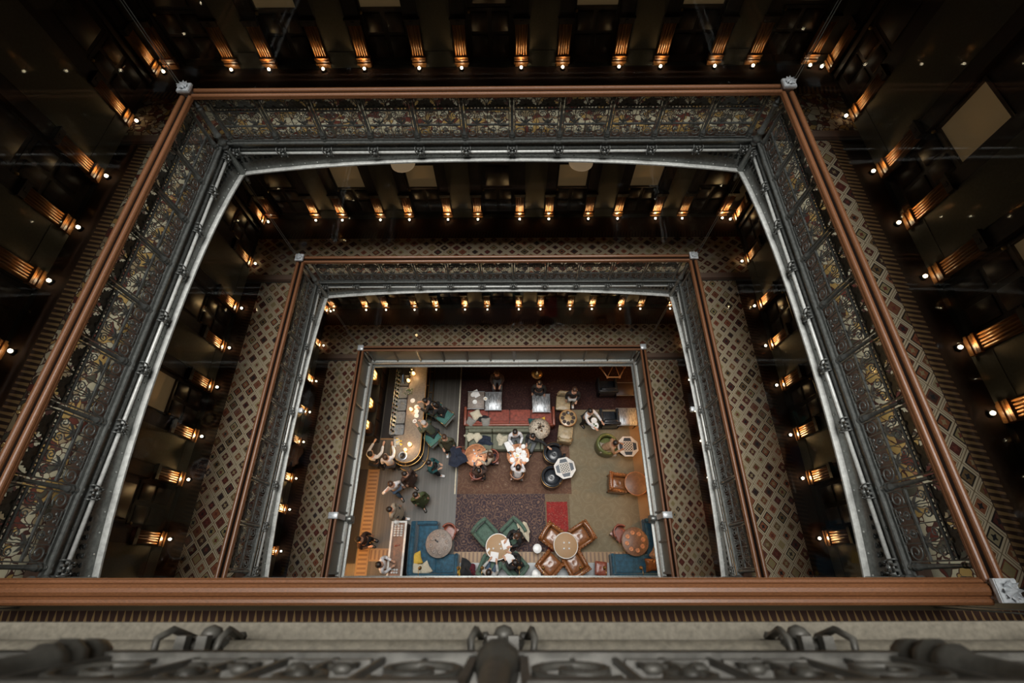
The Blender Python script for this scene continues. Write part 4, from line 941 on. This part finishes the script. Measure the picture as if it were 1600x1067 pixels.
b = MB(); b.box(-5.80, -5.24, 4.6, 8.6, 0, .95); b.box(-5.82, -5.21, 4.58, 8.62, .95, 1.0); b.build('body', M['black'], t)
for i in range(6): b = MB(); b.rbox(-5.24, -5.22, 4.66+.65*i, 5.26+.65*i, .1, .88, .008, 1); b.build('cabinet_door', M['wood_dark'], t)
def lantern(label, x, y, z, e=6):
    t = thing('table_lantern', label, 'lantern', (x, y, z)); b = MB(); b.box(-.10, .10, -.14, .14, 0, .03); b.box(-.10, .10, -.14, .14, .42, .45); b.lathe([(.04, .45), (.02, .52), (.02, .56)], 8)
    for sx in (-1, 1):
        for sy in (-1, 0, 1): b.box(sx*.09-.01, sx*.09+.01, sy*.125-.01, sy*.125+.01, .03, .42)
    b.build('lantern_frame', M['brass'], t)
    for sy in (-1, 1): b = MB(); b.box(-.085, .085, sy*.065-.045, sy*.065+.045, .04, .41); b.build('glowing_panel', M['lantern_glow'], t)
    l = bpy.data.lights.new('lantern_light', 'POINT'); l.energy = e*2; l.color = (1, .62, .25); l.shadow_soft_size = .1
    lo = bpy.data.objects.new('lantern_light', l); C.objects.link(lo); lo.parent = t; lo.location = (.22, 0, .5)
M['lantern_glow'] = emis('lantern glass', (1.0, .74, .30), 2.2)
lantern('tall yellow glowing lantern on the back bar, farthest of the three', -5.33, 6.75, 1.02+.45); lantern('tall yellow glowing lantern on the back bar, middle of the three', -5.33, 5.65, 1.02+.45); lantern('tall yellow glowing lantern on the back bar, nearest of the three', -5.36, 4.85, 1.02+.45, 3)
for y in (6.75, 5.65, 4.85):
    t = thing('lantern_stand', 'dark plinth under the %s lantern on the back bar' % {6.75: 'farthest', 5.65: 'middle', 4.85: 'nearest'}[y], 'plinth', (-5.35, y, 1.017)); b = MB(); b.rbox(-.12, .12, -.16, .16, 0, .45, .01, 1); b.build('plinth_block', M['wood_dark'], t); b = MB(); b.rbox(-.13, .13, -.17, .17, 0, .04, .01, 1); b.build('plinth_foot', M['black'], t)
def table_lamp(label, u, v, z, e=4, s=1.0):
    p = spot(u, v, z+.2); t = thing('table_lamp', label, 'lamp', (p.x, p.y, z), .3, 'small glowing table lamps on the bar', s)
    b = MB(); b.lathe([(.05, 0), (.055, .012), (.012, .025), (.012, .16)], 12); b.build('lamp_base', M['brass'], t)
    b = MB(); b.lathe([(.065, .14), (.05, .25), (.045, .25), (.06, .145)], 14, caps=False); b.build('lamp_shade', M['shade'], t)
    b = MB(); b.ball((0, 0, .19), .02, 8, 6); b.build('lamp_bulb', M['bulb'], t)
    l = bpy.data.lights.new('lamp_light', 'POINT'); l.energy = e*2.6; l.color = (1, .66, .32); l.shadow_soft_size = .05; lo = bpy.data.objects.new('lamp_light', l); C.objects.link(lo); lo.parent = t; lo.location = (0, 0, .36)
table_lamp('small glowing table lamp at the far end of the bar, beside the screen', 646, 583, BZ, 2.6); table_lamp('small glowing table lamp near the far end of the bar, behind the first', 638, 594, BZ, 1.0)
table_lamp('small glowing table lamp beside the row of white plates on the bar', 642, 639, BZ, 2.4); table_lamp('small glowing table lamp on the rounded end of the bar', 640, 694, BZ, 3.2, 1.1); table_lamp('small glowing lamp beside the lemons on the bar', 633, 702, BZ, 1.2, .9)
t = thing('till_screen', 'small lit till monitor on the inner side of the bar', 'screen', (*spot(632, 593, 1.2).xy, BZ), -PI/2+.1); b = MB(); b.box(-.16, .16, -.015, .015, .06, .28); b.lathe([(.06, 0), (.06, .01), (.02, .02), (.02, .08)], 10); b.build('monitor_body', M['black'], t); b = MB(); b.box(-.15, .15, -.022, -.012, .07, .27); b.build('display', M['screen'], t)
# plates, bowls, fruit
pb = MB(); pb.lathe([(.01, .004), (.05, .004), (.07, .012), (.10, .022), (.098, .026), (.07, .016), (.05, .009), (.005, .009)], 20); PLATE = pb.mesh('plate', M['white'])
def plate(u, v, z, label, s=1.0, food=None, group=None):
    p = spot(u, v, z); t = put('plate', PLATE, None, (p.x, p.y, z), label=label, cat='plate', group=group, scale=(s, s, s))
    if food: b = MB(); [b.ball((.03*math.cos(q*1.9), .03*math.sin(q*1.9), .022), (.022, .018, .014), 6, 4) for q in range(4)]; b.build('food', food, t)
gb = MB(); gb.lathe([(.03, 0), (.032, .004), (.006, .008), (.005, .06), (.03, .09), (.036, .13), (.033, .13), (.027, .092), (.002, .07)], 12); GLS = gb.mesh('wine_glass', M['drink'])
gb = MB(); gb.lathe([(.028, 0), (.033, .09), (.030, .09), (.026, .008), (.002, .008)], 12); TUM = gb.mesh('tumbler', M['drink'])
def glass(u, v, z, label, me=None, group=None): p = spot(u, v, z); put((me or TUM).name.split('.')[0], me or TUM, None, (p.x, p.y, z), label=label, cat='glass', group=group)
for i, (u, v) in enumerate(((651, 636), (651, 643), (651, 649.5), (645, 626))): plate(u, v, BZ, ['white saucer nearest the hand of the guest in black on the bar', 'middle white saucer in the short row on the bar', 'white saucer nearest the grey haired guest on the bar', 'small white dish behind the row of saucers on the bar'][i], .9)
plate(648, 658, BZ, 'small white saucer with a red drink on the bar', .8, M['velvet_red'])
t = thing('serving_tray', 'round silver tray with dark bowl on the rounded end of the bar', 'tray', (*spot(629, 712, BZ).xy, BZ)); b = MB(); b.lathe([(.13, 0), (.17, .02), (.168, .026), (.12, .008), (.005, .008)], 24); b.build('tray_dish', M['steel'], t); b = MB(); b.lathe([(.06, .01), (.10, .07), (.095, .07), (.05, .02), (.003, .02)], 20); b.build('bowl', M['black'], t)
for i in range(16):
    a = rnd.uniform(0, 6.28); r = rnd.uniform(0, .20); x = -4.23+.75*r*math.cos(a); y = 4.33+1.1*r*math.sin(a)
    t = put('lemon', None, None, (0, 0, 0)) if False else None
    b = MB(); b.ball((0, 0, .03), (.034, .028, .028), 8, 6); b.lathe([(.008, .028), (.003, .034)], 5); me = b.mesh('lemon', M['lemon' if i % 2 else 'cream'])
    put('lemon' if i % 2 else 'bar_jar', me, None, (x, y, BZ+.0), rz=a, label=('yellow lemon' if i % 2 else 'pale garnish ball')+' in the heap beside the sinks at the end of the bar', cat='fruit' if i % 2 else 'garnish', group='lemons at the end of the bar' if i % 2 else 'pale garnishes at the end of the bar')
for i in range(10): glass(618+(i % 3)*3, 688+(i//3)*3.2, BZ, 'tumbler in the bar end cluster, %s row from far, %s column' % (ORD[i//3], ['left', 'middle', 'right'][i % 3]), TUM, 'tumblers at the end of the bar')
t = thing('flower_vase', 'low vase of dark foliage with white flowers on the bar', 'vase', (*spot(639, 612, 1.2).xy, BZ)); b = MB(); b.lathe([(.05, 0), (.07, .06), (.05, .12), (.045, .12)], 12); b.build('vase_body', M['steel'], t)
b = MB()
for i in range(26): a = rnd.uniform(0, 6.28); r = rnd.uniform(.03, .17); b.ball((r*math.cos(a), r*math.sin(a), .2-.4*r+rnd.uniform(-.02, .02)), (.03, .02, .012), 5, 4)
b.build('foliage', M['leaf'], t, kind='stuff'); b = MB(); [b.ball((.12*math.cos(q*2.4), .10*math.sin(q*2.4), .19), .018, 6, 4) for q in range(7)]; b.build('blossoms', M['white'], t, kind='stuff')
plate(579, 673, 1.02, 'white bowl on the dark back bar cabinet', 1.1)

# bar stools
def stool(label, u, v, rz):
    t = thing('bar_stool', label, 'stool', (*spot(u, v, .75).xy, .017), rz, 'green bar stools'); legs(t, .50, .50, .70, M['wood_gold'], .018, .05)
    b = MB(); b.rbox(-.26, .26, -.24, .26, .68, .80, .04, 3); b.build('seat', M['velvet_teal'], t)
    b = MB(); b.rbox(-.27, .27, -.32, -.23, .70, 1.02, .03, 2); b.build('backrest', M['velvet_teal'], t)
    b = MB(); b.tube([(-.28, .2, .82), (-.285, -.325, 1.03), (.285, -.325, 1.03), (.28, .2, .82)], .014, 6); b.build('brass_piping', M['brass'], t)
    b = MB(); b.tube([(-.2, .2, .25), (.2, .2, .25), (.2, -.2, .25), (-.2, -.2, .25)], .010, 6, closed=True); b.build('footrest', M['brass'], t)
stool('green velvet bar stool with brass piping, farther one under the guests in black', 694, 651, .9); stool('green velvet bar stool with brass piping, nearer one beside the grey haired guest', 676, 684, .75)
stool('green velvet bar stool mostly hidden by the guests in black', 676, 640, 1.2)
# console table
a, c = spot(608, 901, 1.0), spot(634, 817, 1.0); cx, cy = -3.92, .82
t = thing('console_table', 'tall narrow console with pale marble rim behind the left blue sofa', 'console', (cx, cy, .017)); w, d = .46, 1.66
b = MB(); b.box(-w/2, w/2, -d/2, d/2, .93, .96); b.build('inset_top', M['inlay_brown'], t)
b = MB()
for bx in ((-w/2-.03, -w/2+.035, -d/2-.03, d/2+.03), (w/2-.035, w/2+.03, -d/2-.03, d/2+.03), (-w/2+.035, w/2-.035, -d/2-.03, -d/2+.03), (-w/2+.035, w/2-.035, d/2-.03, d/2+.03)): b.box(*bx, .92, 1.0)
b.build('marble_rim', M['marble_white'], t); b = MB(); b.rbox(-w/2+.02, w/2-.02, -d/2+.02, d/2-.02, 0, .93, .01, 1); b.build('cabinet_body', M['wood_dark'], t)
for s in (-1, 1): b = MB(); b.rbox(-w/2-.0, -w/2+.03, s*.42-.36, s*.42+.36, .1, .85, .01, 1); b.build('cabinet_door', M['wood_dark'], t)
for i in range(5):
    for j in range(3): put('wine_glass', GLS, None, (cx-.11+.11*j, cy+.70-.075*i, .98), label='wine glass on the console, %s row from the far end, %s in it' % (ORD[i], ['left', 'middle', 'right'][j]), cat='glass', group='wine glasses on the console')
for i in range(6): put('tumbler', TUM, None, (cx-.08+.08*(i % 3), cy-.62-.08*(i//3), .98), label='short tumbler at the near end of the console, %s %s' % (['far row', 'near row'][i//3], ['left', 'middle', 'right'][i % 3]), cat='glass', group='tumblers on the console')
b = MB(); b.rbox(-.09, .09, -.02, .02, 0, .03, .006, 1); b.build('menu_folder', M['leather_red'], loc=(cx, cy+.1, .98), rz=.2, label='small brown bill folder lying on the console', cat='folder')
t = thing('water_jug', 'clear pale blue water jug at the far end of the console', 'jug', (*spot(622, 812, .9).xy, .98)); t.location.y = cy+.80; b = MB(); b.lathe([(.07, 0), (.09, .05), (.08, .14), (.05, .19), (.06, .24), (.055, .24), (.045, .19)], 14); b.build('jug_body', M['drink'], t); b = MB(); b.tube([(.08, 0, .06), (.13, 0, .10), (.12, 0, .18), (.06, 0, .20)], .010, 6); b.build('handle', M['drink'], t)

# things on the tables
tz = .017+.752
C2 = [(801, 701), (810.5, 703.5), (818, 707), (808, 712), (800.5, 718.5), (823, 718.5), (817.5, 697.5), (804, 709)]
D2 = ['far left', 'far centre', 'right centre', 'central, with a lemon slice', 'near left', 'near right', 'far right', 'left centre']
for i, (u, v) in enumerate(C2): plate(u, v, tz, 'white plate on the crowded copper table, %s' % D2[i], [.95, 1.2, .9, 1.15, .95, .8, .85, .6][i], M['lemon'] if i == 3 else None)
for i, (u, v) in enumerate(((798, 712), (814, 713), (822, 710))): glass(u, v, tz, 'tumbler on the crowded copper table, %s one' % ['left', 'middle', 'right'][i])
def flatbox(name, u, v, z, w, d, rz, m, label, cat, th=.012): p = spot(u, v, z); b = MB(); b.rbox(-w/2, w/2, -d/2, d/2, 0, th, .004, 1); b.build(name, m, loc=(p.x, p.y, z), rz=rz, label=label, cat=cat)
flatbox('smartphone', 796, 707.5, tz, .15, .075, -.5, M['black'], 'black phone lying at the left edge of the crowded copper table', 'phone')
flatbox('smartphone', 741.5, 725, tz, .07, .14, 0, M['cl_jeans'], 'dark blue phone at the near edge of the first copper table', 'phone'); flatbox('eyeglass_case', 751, 713, tz, .10, .04, -.2, M['cl_navy'], 'small blue case on the first copper table', 'case')
flatbox('eyeglass_case', 748, 703.5, tz, .12, .03, .5, M['black'], 'slim black case on the far side of the first copper table', 'case')
for i, (u, v) in enumerate(((740.5, 704), (745, 713), (739, 721), (742, 709))): glass(u, v, tz, 'small glass on the first copper table, %s' % ['far one', 'one right of the middle', 'near one', 'middle one'][i])
for (u, v, rz, lb) in ((790.5, 850, .3, 'right'), (772, 870, -.15, 'near left'), (796, 871, .6, 'near right')): flatbox('menu_sheet', u, v, tz, .27, .30, rz, M['paper'], 'white menu sheet at the %s edge of the cork table' % lb, 'menu', .006)
flatbox('napkin', 763, 859, tz, .07, .12, -.7, M['paper'], 'narrow white napkin at the left edge of the menu table', 'napkin')
for i, (u, v) in enumerate(((781, 850), (771, 857), (783, 857))): glass(u, v, tz, 'small glass on the menu table, %s one' % ['far', 'left', 'right'][i])
for i, (u, v) in enumerate(((881, 848), (889, 848), (881, 857), (889, 857))): glass(u, v, tz, 'votive glass on the pale rimmed cork table, %s' % ['far left', 'far right', 'near left', 'near right'][i])
flatbox('smartphone', 682, 845, tz, .13, .05, -.6, M['black'], 'black phone lying on the carved grey table', 'phone')
glass(888, 646, tz, 'small glass on the honey coloured table'); 
for i, (u, v) in enumerate(((739, 617), (742, 628))): plate(u, v, .74, 'white plate on the marbled table behind the red sofa, %s' % ['far', 'near'][i], .9)
flatbox('paper_stack', 744, 615, .74, .22, .3, .5, M['paper'], 'sheet of paper on the marbled table behind the red sofa', 'paper', .006); plate(758.5, 623, .76, 'small lit dish between the two tables behind the red sofa', .8, M['yellow'])
flatbox('napkin', 817, 715, tz, .22, .26, -.3, M['paper'], 'white napkin at the right edge of the crowded copper table', 'napkin'); flatbox('napkin', 795, 697, .77, .24, .36, .4, M['paper'], 'long white cloth napkin beyond the left edge of the crowded copper table', 'napkin')
# dried flower arrangement
p = spot(843, 669, .9); t = thing('dried_flower_stand', 'big round head of pale dried petals at the right end of the red sofa', 'flowers', (p.x, p.y, .017))
b = MB(); b.lathe([(.16, 0), (.17, .02), (.05, .05), (.04, .5), (.07, .75), (.08, .8)], 14); b.build('vase_body', M['wood_dark'], t)
b = MB()
for ring, (n, r, z) in enumerate(((22, .40, .86), (18, .30, .93), (13, .19, .98), (8, .09, 1.01))):
    for i in range(n):
        a = 2*PI*i/n+ring*.4+rnd.uniform(-.1, .1); R = Matrix.Translation((0, 0, z)) @ Matrix.Rotation(a, 4, 'Z') @ Matrix.Rotation(rnd.uniform(.1, .5), 4, 'Y'); w = .045
        b.add([(r-.17, 0, 0), (r-.06, -w, .015), (r+.02, 0, .03), (r-.06, w, .015)], [(0, 1, 2, 3), (3, 2, 1, 0)], 0, True, R)
b.build('petals', M['dried'], t, kind='stuff'); b = MB(); b.lathe([(.38, .82), (.40, .85), (.2, .96), (.01, 1.0)], 20); b.build('petal_core', M['dried'], t); b = MB(); b.ball((0, 0, 1.03), .05, 8, 6); b.build('centre', M['wood_dark'], t)
# small brass lamps on the near parapet of the lower gallery
for i, x in enumerate((-2.57, -1.54, -.9, .09, .73, 1.73, 2.37, 3.34)):
    t = thing('brass_arm_lamp', '%s small brass arm lamp from the left under the near parapet' % ORD[i], 'lamp', (x, YS+.105, Z(13.35)-.23), 0, 'brass arm lamps on the near parapet')
    b = MB(); b.tube([(0, 0, 0), (0, .10, .02), (0, .18, -.02), (0, .20, -.10)], .009, 6); b.build('arm', M['brass'], t); b = MB(); b.lathe([(.02, -.08), (.045, -.13), (.05, -.17), (.045, -.17), (.03, -.12)], 10, M=Matrix.Translation((0, .20, 0))); b.build('lamp_hood', M['brass'], t)
# chandeliers and lamps in the dark far part of the lobby
p = spot(957, 574, 3.0); t = thing('wooden_chandelier', 'hexagonal wooden chandelier hanging in the dark upper right of the lobby', 'chandelier', (p.x, p.y, 3.0))
b = MB(); hx = [(.42*math.cos(PI/3*k), .42*math.sin(PI/3*k), 0) for k in range(6)]; b.tube(hx, .025, 6, closed=True); b.build('hexagonal_ring', M['wood_gold'], t)
for k in range(6): b = MB(); b.tube([hx[k], (0, 0, .35)], .012, 6); b.lathe([(.04, -.03), (.03, .05)], 8, M=Matrix.Translation(hx[k])); b.build('spoke', M['wood_gold'], t)
b = MB(); b.tube([(0, 0, .3), (0, 0, .95)], .015, 6); b.build('hanging_rod', M['brass'], t)
p = spot(839, 584, 2.2); t = thing('pendant_lamp', 'amber dome pendant lamp glowing faintly in the dark far end of the lobby', 'lamp', (p.x, p.y, 2.2)); b = MB(); b.lathe([(.20, 0), (.18, .08), (.10, .15), (.02, .18), (.015, .18), (.09, .14), (.17, .07), (.19, 0)], 18, caps=False); b.build('dome_shade', M['brass'], t); b = MB(); b.ball((0, 0, .03), .05, 8, 6); b.build('lamp_bulb', M['bulb_small'], t); b = MB(); b.tube([(0, 0, .17), (0, 0, 1.75)], .006, 5); b.build('cord', M['black'], t)
l = bpy.data.lights.new('pendant_light', 'POINT'); l.energy = 5; l.color = (1, .5, .18); l.shadow_soft_size = .05; lo = bpy.data.objects.new('pendant_light', l); C.objects.link(lo); lo.parent = t; lo.location = (0, 0, -.08)
def sconce(label, x, y, z, rz, e):
    t = thing('wall_sconce', label, 'lamp', (x, y, z), rz); b = MB(); b.rbox(-.06, .06, 0, .03, -.12, .12, .01, 1); b.tube([(0, .03, -.05), (0, .14, -.06), (0, .16, 0)], .012, 6); b.build('bracket', M['brass'], t)
    b = MB(); b.lathe([(.05, 0), (.09, .14), (.085, .14), (.045, .01)], 14, M=Matrix.Translation((0, .16, 0)), caps=False); b.build('lamp_shade', M['shade'], t)
    l = bpy.data.lights.new('sconce_light', 'POINT'); l.energy = e*3.2; l.color = (1, .47, .14); l.shadow_soft_size = .08; lo = bpy.data.objects.new('sconce_light', l); C.objects.link(lo); lo.parent = t; lo.location = (0, .22, .05)
for i, (x, y, rz, e) in enumerate(((-6.60, .2, -PI/2, 90), (-6.60, 2.2, -PI/2, 46), (6.2, 2.4, PI/2, 42), (6.2, 4.8, PI/2, 34), (6.2, 6.6, PI/2, 30), (6.2, .4, PI/2, 14))):
    t = thing('stone_pillar', 'dark wooden pillar carrying a sconce under the %s gallery, %s from the near end' % ('left' if x < 0 else 'right', ORD[i if x < 0 else [None, None, 1, 2, 3, 0][i]]), 'pillar', (x+(-.16 if x < 0 else .16), y, .017)); b = MB(); b.rbox(-.15, .15, -.15, .15, 0, 3.95, .02, 1); b.build('pillar_shaft', M['wood_dark'], t); b = MB(); b.rbox(-.2, .2, -.2, .2, 0, .2, .02, 1); b.build('pillar_base', M['wood_dark'], t)
    sconce('warm wall sconce on the %s pillar under the %s gallery' % (ORD[i if x < 0 else [None, None, 1, 2, 3, 0][i]], 'left' if x < 0 else 'right'), x, y, 2.3, rz, e)
# drum lamps glimpsed under the far arch of the upper gallery
for x, lb in ((-2.04, 'left'), (1.22, 'right')):
    t = thing('ceiling_lamp', 'pale round ceiling lamp just below the far arch of the upper gallery, %s one' % lb, 'lamp', (x, 6.75, Z(6.05)), 0, 'round ceiling lamps'); b = MB(); b.lathe([(.02, -.08), (.13, -.06), (.22, 0), (.22, .05), (.18, .08)], 20); b.build('glass_bowl', M['bowl_glow'], t); b = MB(); b.tube([(0, 0, .05), (0, 0, .66)], .012, 6); b.build('hanging_rod', M['brass'], t)

# ================================================================== people
def skin(name, m, verts, edges, rad, parent, sub=1):
    me = bpy.data.meshes.new(name); me.from_pydata(verts, edges, []); me.materials.append(m)
    o = put(name, me, parent); o.modifiers.new('skin', 'SKIN')
    for i, r in enumerate(rad):
        sv = me.skin_vertices[0].data[i]; sv.radius = r if isinstance(r, tuple) else (r, r); sv.use_root = (i == 0)
    o.modifiers['skin'].use_smooth_shade = True; s = o.modifiers.new('subdivision', 'SUBSURF'); s.levels = sub; s.render_levels = sub; return o
def person(label, u, v, deg, pose='stand', top='white', legs_='black', hair='hair_dark', skin_='skin_light', shoes='shoe_dark', arms=('down', 'down'), hz=None, seat=.46, vest=None, lean=0, long=False, coat=False, h=1.0):
    sit = pose == 'sit'; pz = seat+.10 if sit else .93
    headz = pz+.74; q = spot(u, v, headz+.02); a = math.radians(deg)-PI/2
    f = lean+(.10 if sit else .03)
    hx_, hy_ = -f*math.sin(a), f*math.cos(a)
    t = thing('person', label, 'person', (q.x-hx_, q.y-hy_, .017), a, None)
    S = {}
    pel = (0, 0, pz); wst = (0, f*.25, pz+.18); ch = (0, f*.6, pz+.36); nb = (0, f*.8, pz+.52); nk = (0, f*.9, pz+.58); hb = (0, f, pz+.66); hc = (0, f+.01, pz+.74); ht = (0, f, pz+.81)
    V = [pel, wst, ch, nb, nk, hb, hc, ht]; E = [(0, 1), (1, 2), (2, 3), (3, 4), (4, 5), (5, 6), (6, 7)]
    Rr = [(.15, .11), (.135, .10), (.155, .11), (.10, .075), (.055, .055), (.07, .08), (.082, .095), (.055, .065)]
    n0 = len(V); V.append((0, f+.115, pz+.725)); E.append((6, n0)); Rr.append(.014)
    tv, te, tr = [pel, wst, ch, nb], [(0, 1), (1, 2), (2, 3)], [(.165, .125), (.15, .115), (.175, .13), (.105, .09)]
    lv, le, lr = [pel], [], [(.16, .12)]
    for s, ar in zip((-1, 1), arms):
        sh = (s*.185, f*.72, pz+.47); szh = sh[2]
        if ar == 'down': el, wr, hd = (s*.24, sh[1]-.04, szh-.28), (s*.24, sh[1]+.06, szh-.52), (s*.235, sh[1]+.09, szh-.60)
        elif ar == 'table': el, wr, hd = (s*.25, sh[1]+.10, szh-.24), (s*.14, sh[1]+.33, szh-.22), (s*.11, sh[1]+.41, szh-.23)
        elif ar == 'phone': el, wr, hd = (s*.23, sh[1]+.05, szh-.27), (s*.10, sh[1]+.28, szh-.14), (s*.07, sh[1]+.35, szh-.10)
        elif ar == 'out': el, wr, hd = (s*.40, sh[1]-.05, szh-.06), (s*.64, sh[1]+.02, szh-.02), (s*.72, sh[1]+.03, szh-.02)
        elif ar == 'head': el, wr, hd = (s*.40, sh[1]+.05, szh+.05), (s*.26, sh[1]+.10, szh+.24), (s*.18, sh[1]+.09, szh+.28)
        else: el, wr, hd = (s*.23, sh[1]+.22, szh-.12), (s*.18, sh[1]+.47, szh-.12), (s*.17, sh[1]+.56, szh-.13)
        i = len(V); V += [sh, el, wr, hd]; E += [(3, i), (i, i+1), (i+1, i+2), (i+2, i+3)]; Rr += [.058, .042, .028, (.036, .020)]
        d = Vector(hd)-Vector(wr); d.normalize(); sd = Vector((1, 0, 0)) if abs(d.x) < .8 else Vector((0, 1, 0))
        for k, (off, ln) in enumerate(((-.027, .060), (-.009, .070), (.009, .066), (.026, .050), (-s*.04, .03))):
            j = len(V); b0 = Vector(hd)+sd*off+d*(.02 if k < 4 else -.02); b1 = b0+d*ln*.55+Vector((0, 0, -.006)); b2 = b0+d*ln+Vector((0, 0, -.018))
            V += [tuple(b0), tuple(b1), tuple(b2)]; E += [(i+3, j), (j, j+1), (j+1, j+2)]; Rr += [.010, .009, .007]
        i = len(tv); tv += [sh, el, wr]; te += [(3, i), (i, i+1), (i+1, i+2)]; tr += [.072, .058, .044]
        if sit: hp, kn, an, to = (s*.10, .04, pz-.02), (s*.14, .44, pz-.01), (s*.14, .42, .10), (s*.15, .56, .05)
        else:
            st = .16*s if pose == 'walk' else 0; hp, kn, an, to = (s*.10, 0, pz-.05), (s*.10, st*.7+.03, .50), (s*.10, st*1.2-.01, .10), (s*.11, st*1.2+.13, .05)
        i = len(V); V += [hp, kn, an, to]; E += [(0, i), (i, i+1), (i+1, i+2), (i+2, i+3)]; Rr += [.085, .058, .036, (.036, .028)]
        i = len(lv); lv += [hp, kn, (an[0], an[1], an[2]+.02)]; le += [(0, i), (i, i+1), (i+1, i+2)]; lr += [.10, .075, .06]
        b = MB(); b.rbox(an[0]-.048, an[0]+.048, an[1]-.07, to[1]+.05, 0, .10, .03, 2); b.build('shoe', M[shoes], t)
    skin('body', M[skin_], V, E, Rr, t)
    skin('top', M['cl_'+top], tv, te, tr, t)
    skin('trousers', M['cl_'+legs_], lv, le, lr, t)
    if vest: skin('vest', M['cl_'+vest], [pel, wst, ch, (0, f*.72, pz+.46)], [(0, 1), (1, 2), (2, 3)], [(.17, .13), (.16, .125), (.185, .14), (.14, .10)], t)
    if coat: b = MB(); b.lathe([(.29, pz-.42), (.25, pz-.1), (.20, pz+.15), (.17, pz+.3)], 16, M=Matrix.Scale(.75, 4, (0, 1, 0)), caps=False); b.build('coat_skirt', M['cl_'+top], t)
    b = MB(); b.ball((0, f-.028, pz+.80), (.094, .104, .075), 14, 10); b.ball((0, f-.055, pz+.745), (.092, .072, .085), 12, 8)
    if long: b.tube([(0, f-.05, pz+.76), (0, f-.09, pz+.62), (0, f-.10, pz+.50)], [.09, .085, .05], 10)
    b.build('hair', M[hair], t)
    b = MB(); [b.ball((s*.03, f+.098, pz+.745), (.011, .008, .008), 6, 4) for s in (-1, 1)]; b.build('eyes', M['white'], t)
    b = MB(); [b.ball((s*.092, f+.0, pz+.735), (.014, .024, .03), 6, 5) for s in (-1, 1)]; b.build('ears', M[skin_], t)
    return t
person('bartender in black vest and white sleeves reaching toward the open end of the bar', 579, 708, 75, 'stand', 'white', 'black', vest='black', arms=('reach', 'reach'), lean=.12)
person('waiter in a loose white shirt standing beside the bartender', 602, 713, 100, 'stand', 'white', 'black', 'hair_brown', arms=('down', 'reach'), lean=.05)
person('guest in black with dark hair leaning on the bar', 663, 626, 175, 'sit', 'black', 'black', arms=('table', 'table'), seat=.78, lean=.30)
person('second guest in black seated behind the first one at the bar', 678, 632, 165, 'sit', 'black', 'black', 'hair_dark', 'skin_light', arms=('table', 'table'), seat=.78, lean=.15, long=True)
person('grey haired guest in dark green jacket seated at the bar', 661, 660, 150, 'sit', 'darkgreen', 'black', 'hair_grey', arms=('table', 'phone'), seat=.78, lean=.25)
person('person in a wide olive coat walking away from the bar stools', 694, 684, -85, 'walk', 'olive', 'black', 'hair_brown', shoes='shoe_white', coat=True, arms=('down', 'phone'))
person('person in teal jacket holding a phone near the bar end', 671, 723, -8, 'walk', 'teal', 'black', 'hair_dark', shoes='shoe_white', arms=('phone', 'phone'))
person('person in dark brown coat below the rounded bar end', 633, 741, -40, 'walk', 'brown', 'brown', 'hair_dark', coat=True, lean=.05)
person('person in white shirt and jeans on the grey planks', 611, 757, -55, 'walk', 'white', 'jeans', 'hair_brown', arms=('down', 'head'))
person('person in moss green coat walking across the grey planks', 650, 774, -60, 'walk', 'green', 'green', 'hair_dark', coat=True, arms=('down', 'down'))
person('person in beige coat with black hair near the console', 610, 796, -5, 'walk', 'beige', 'black', 'hair_dark', coat=True, shoes='shoe_white')
person('dark dressed person half hidden at the left parapet', 561, 843, -20, 'stand', 'brown', 'black', 'hair_dark', arms=('down', 'phone'))
person('person in white shirt standing at the near end of the console', 593, 882, 5, 'stand', 'white', 'black', 'hair_dark', arms=('phone', 'phone'))
person('seated person in light grey sweater reading a menu', 764, 893, 72, 'sit', 'lightgrey', 'jeans', 'hair_dark', arms=('table', 'table'), lean=.05)
person('seated person in black, upper right of the menu table', 806, 838, 215, 'sit', 'black', 'black', 'hair_brown', arms=('table', 'table'), lean=.1, long=True)
person('seated person in black, lower right of the menu table', 804, 878, 140, 'sit', 'black', 'black', 'hair_dark', arms=('table', 'table'), lean=.1)
person('seated person in dark brown at the near side of the first copper table', 748, 734, 95, 'sit', 'brown', 'black', 'hair_dark', arms=('table', 'table'))
person('seated dark haired person in beige at the right of the first copper table', 764, 710, 175, 'sit', 'beige', 'navy', 'hair_brown', arms=('table', 'table'), long=True)
person('person in white sweater seated on the green sofa', 805, 676, -80, 'sit', 'white', 'grey', 'hair_dark', arms=('table', 'table'))
person('person in black on the green sofa with one arm along the back', 832, 682, -120, 'sit', 'black', 'grey', 'hair_dark', arms=('out', 'phone'), lean=.05)
person('person in white shirt seated with back to the blue rug', 810, 729, 82, 'sit', 'white', 'grey', 'hair_dark', arms=('table', 'phone'), lean=.12)
person('person in patterned top leaning over the right chess table', 963, 692, 0, 'sit', 'floral', 'beige', 'hair_dark', 'skin_tan', 'shoe_white', arms=('table', 'table'), lean=.28)
person('person in black with white shoes beside the beige tufted chair', 898, 610, -90, 'stand', 'black', 'lightgrey', 'hair_brown', shoes='shoe_white', arms=('phone', 'down'))
person('waiter in white shirt and black trousers carrying two plates', 923, 643, -50, 'stand', 'white', 'black', 'hair_dark', arms=('reach', 'reach'), lean=.05)
person('dim seated person in dark clothes behind the mirror table', 776, 583, -90, 'sit', 'brown', 'grey', 'hair_brown', arms=('table', 'table'))
person('dim dark figure standing behind the far mirror table', 843, 600, -95, 'stand', 'black', 'black', 'hair_dark')
plate(928, 657, 1.27, 'empty white plate carried by the waiter', 1.1); plate(929, 665, 1.20, 'white plate of food carried by the waiter', 1.5, M['leaf'])
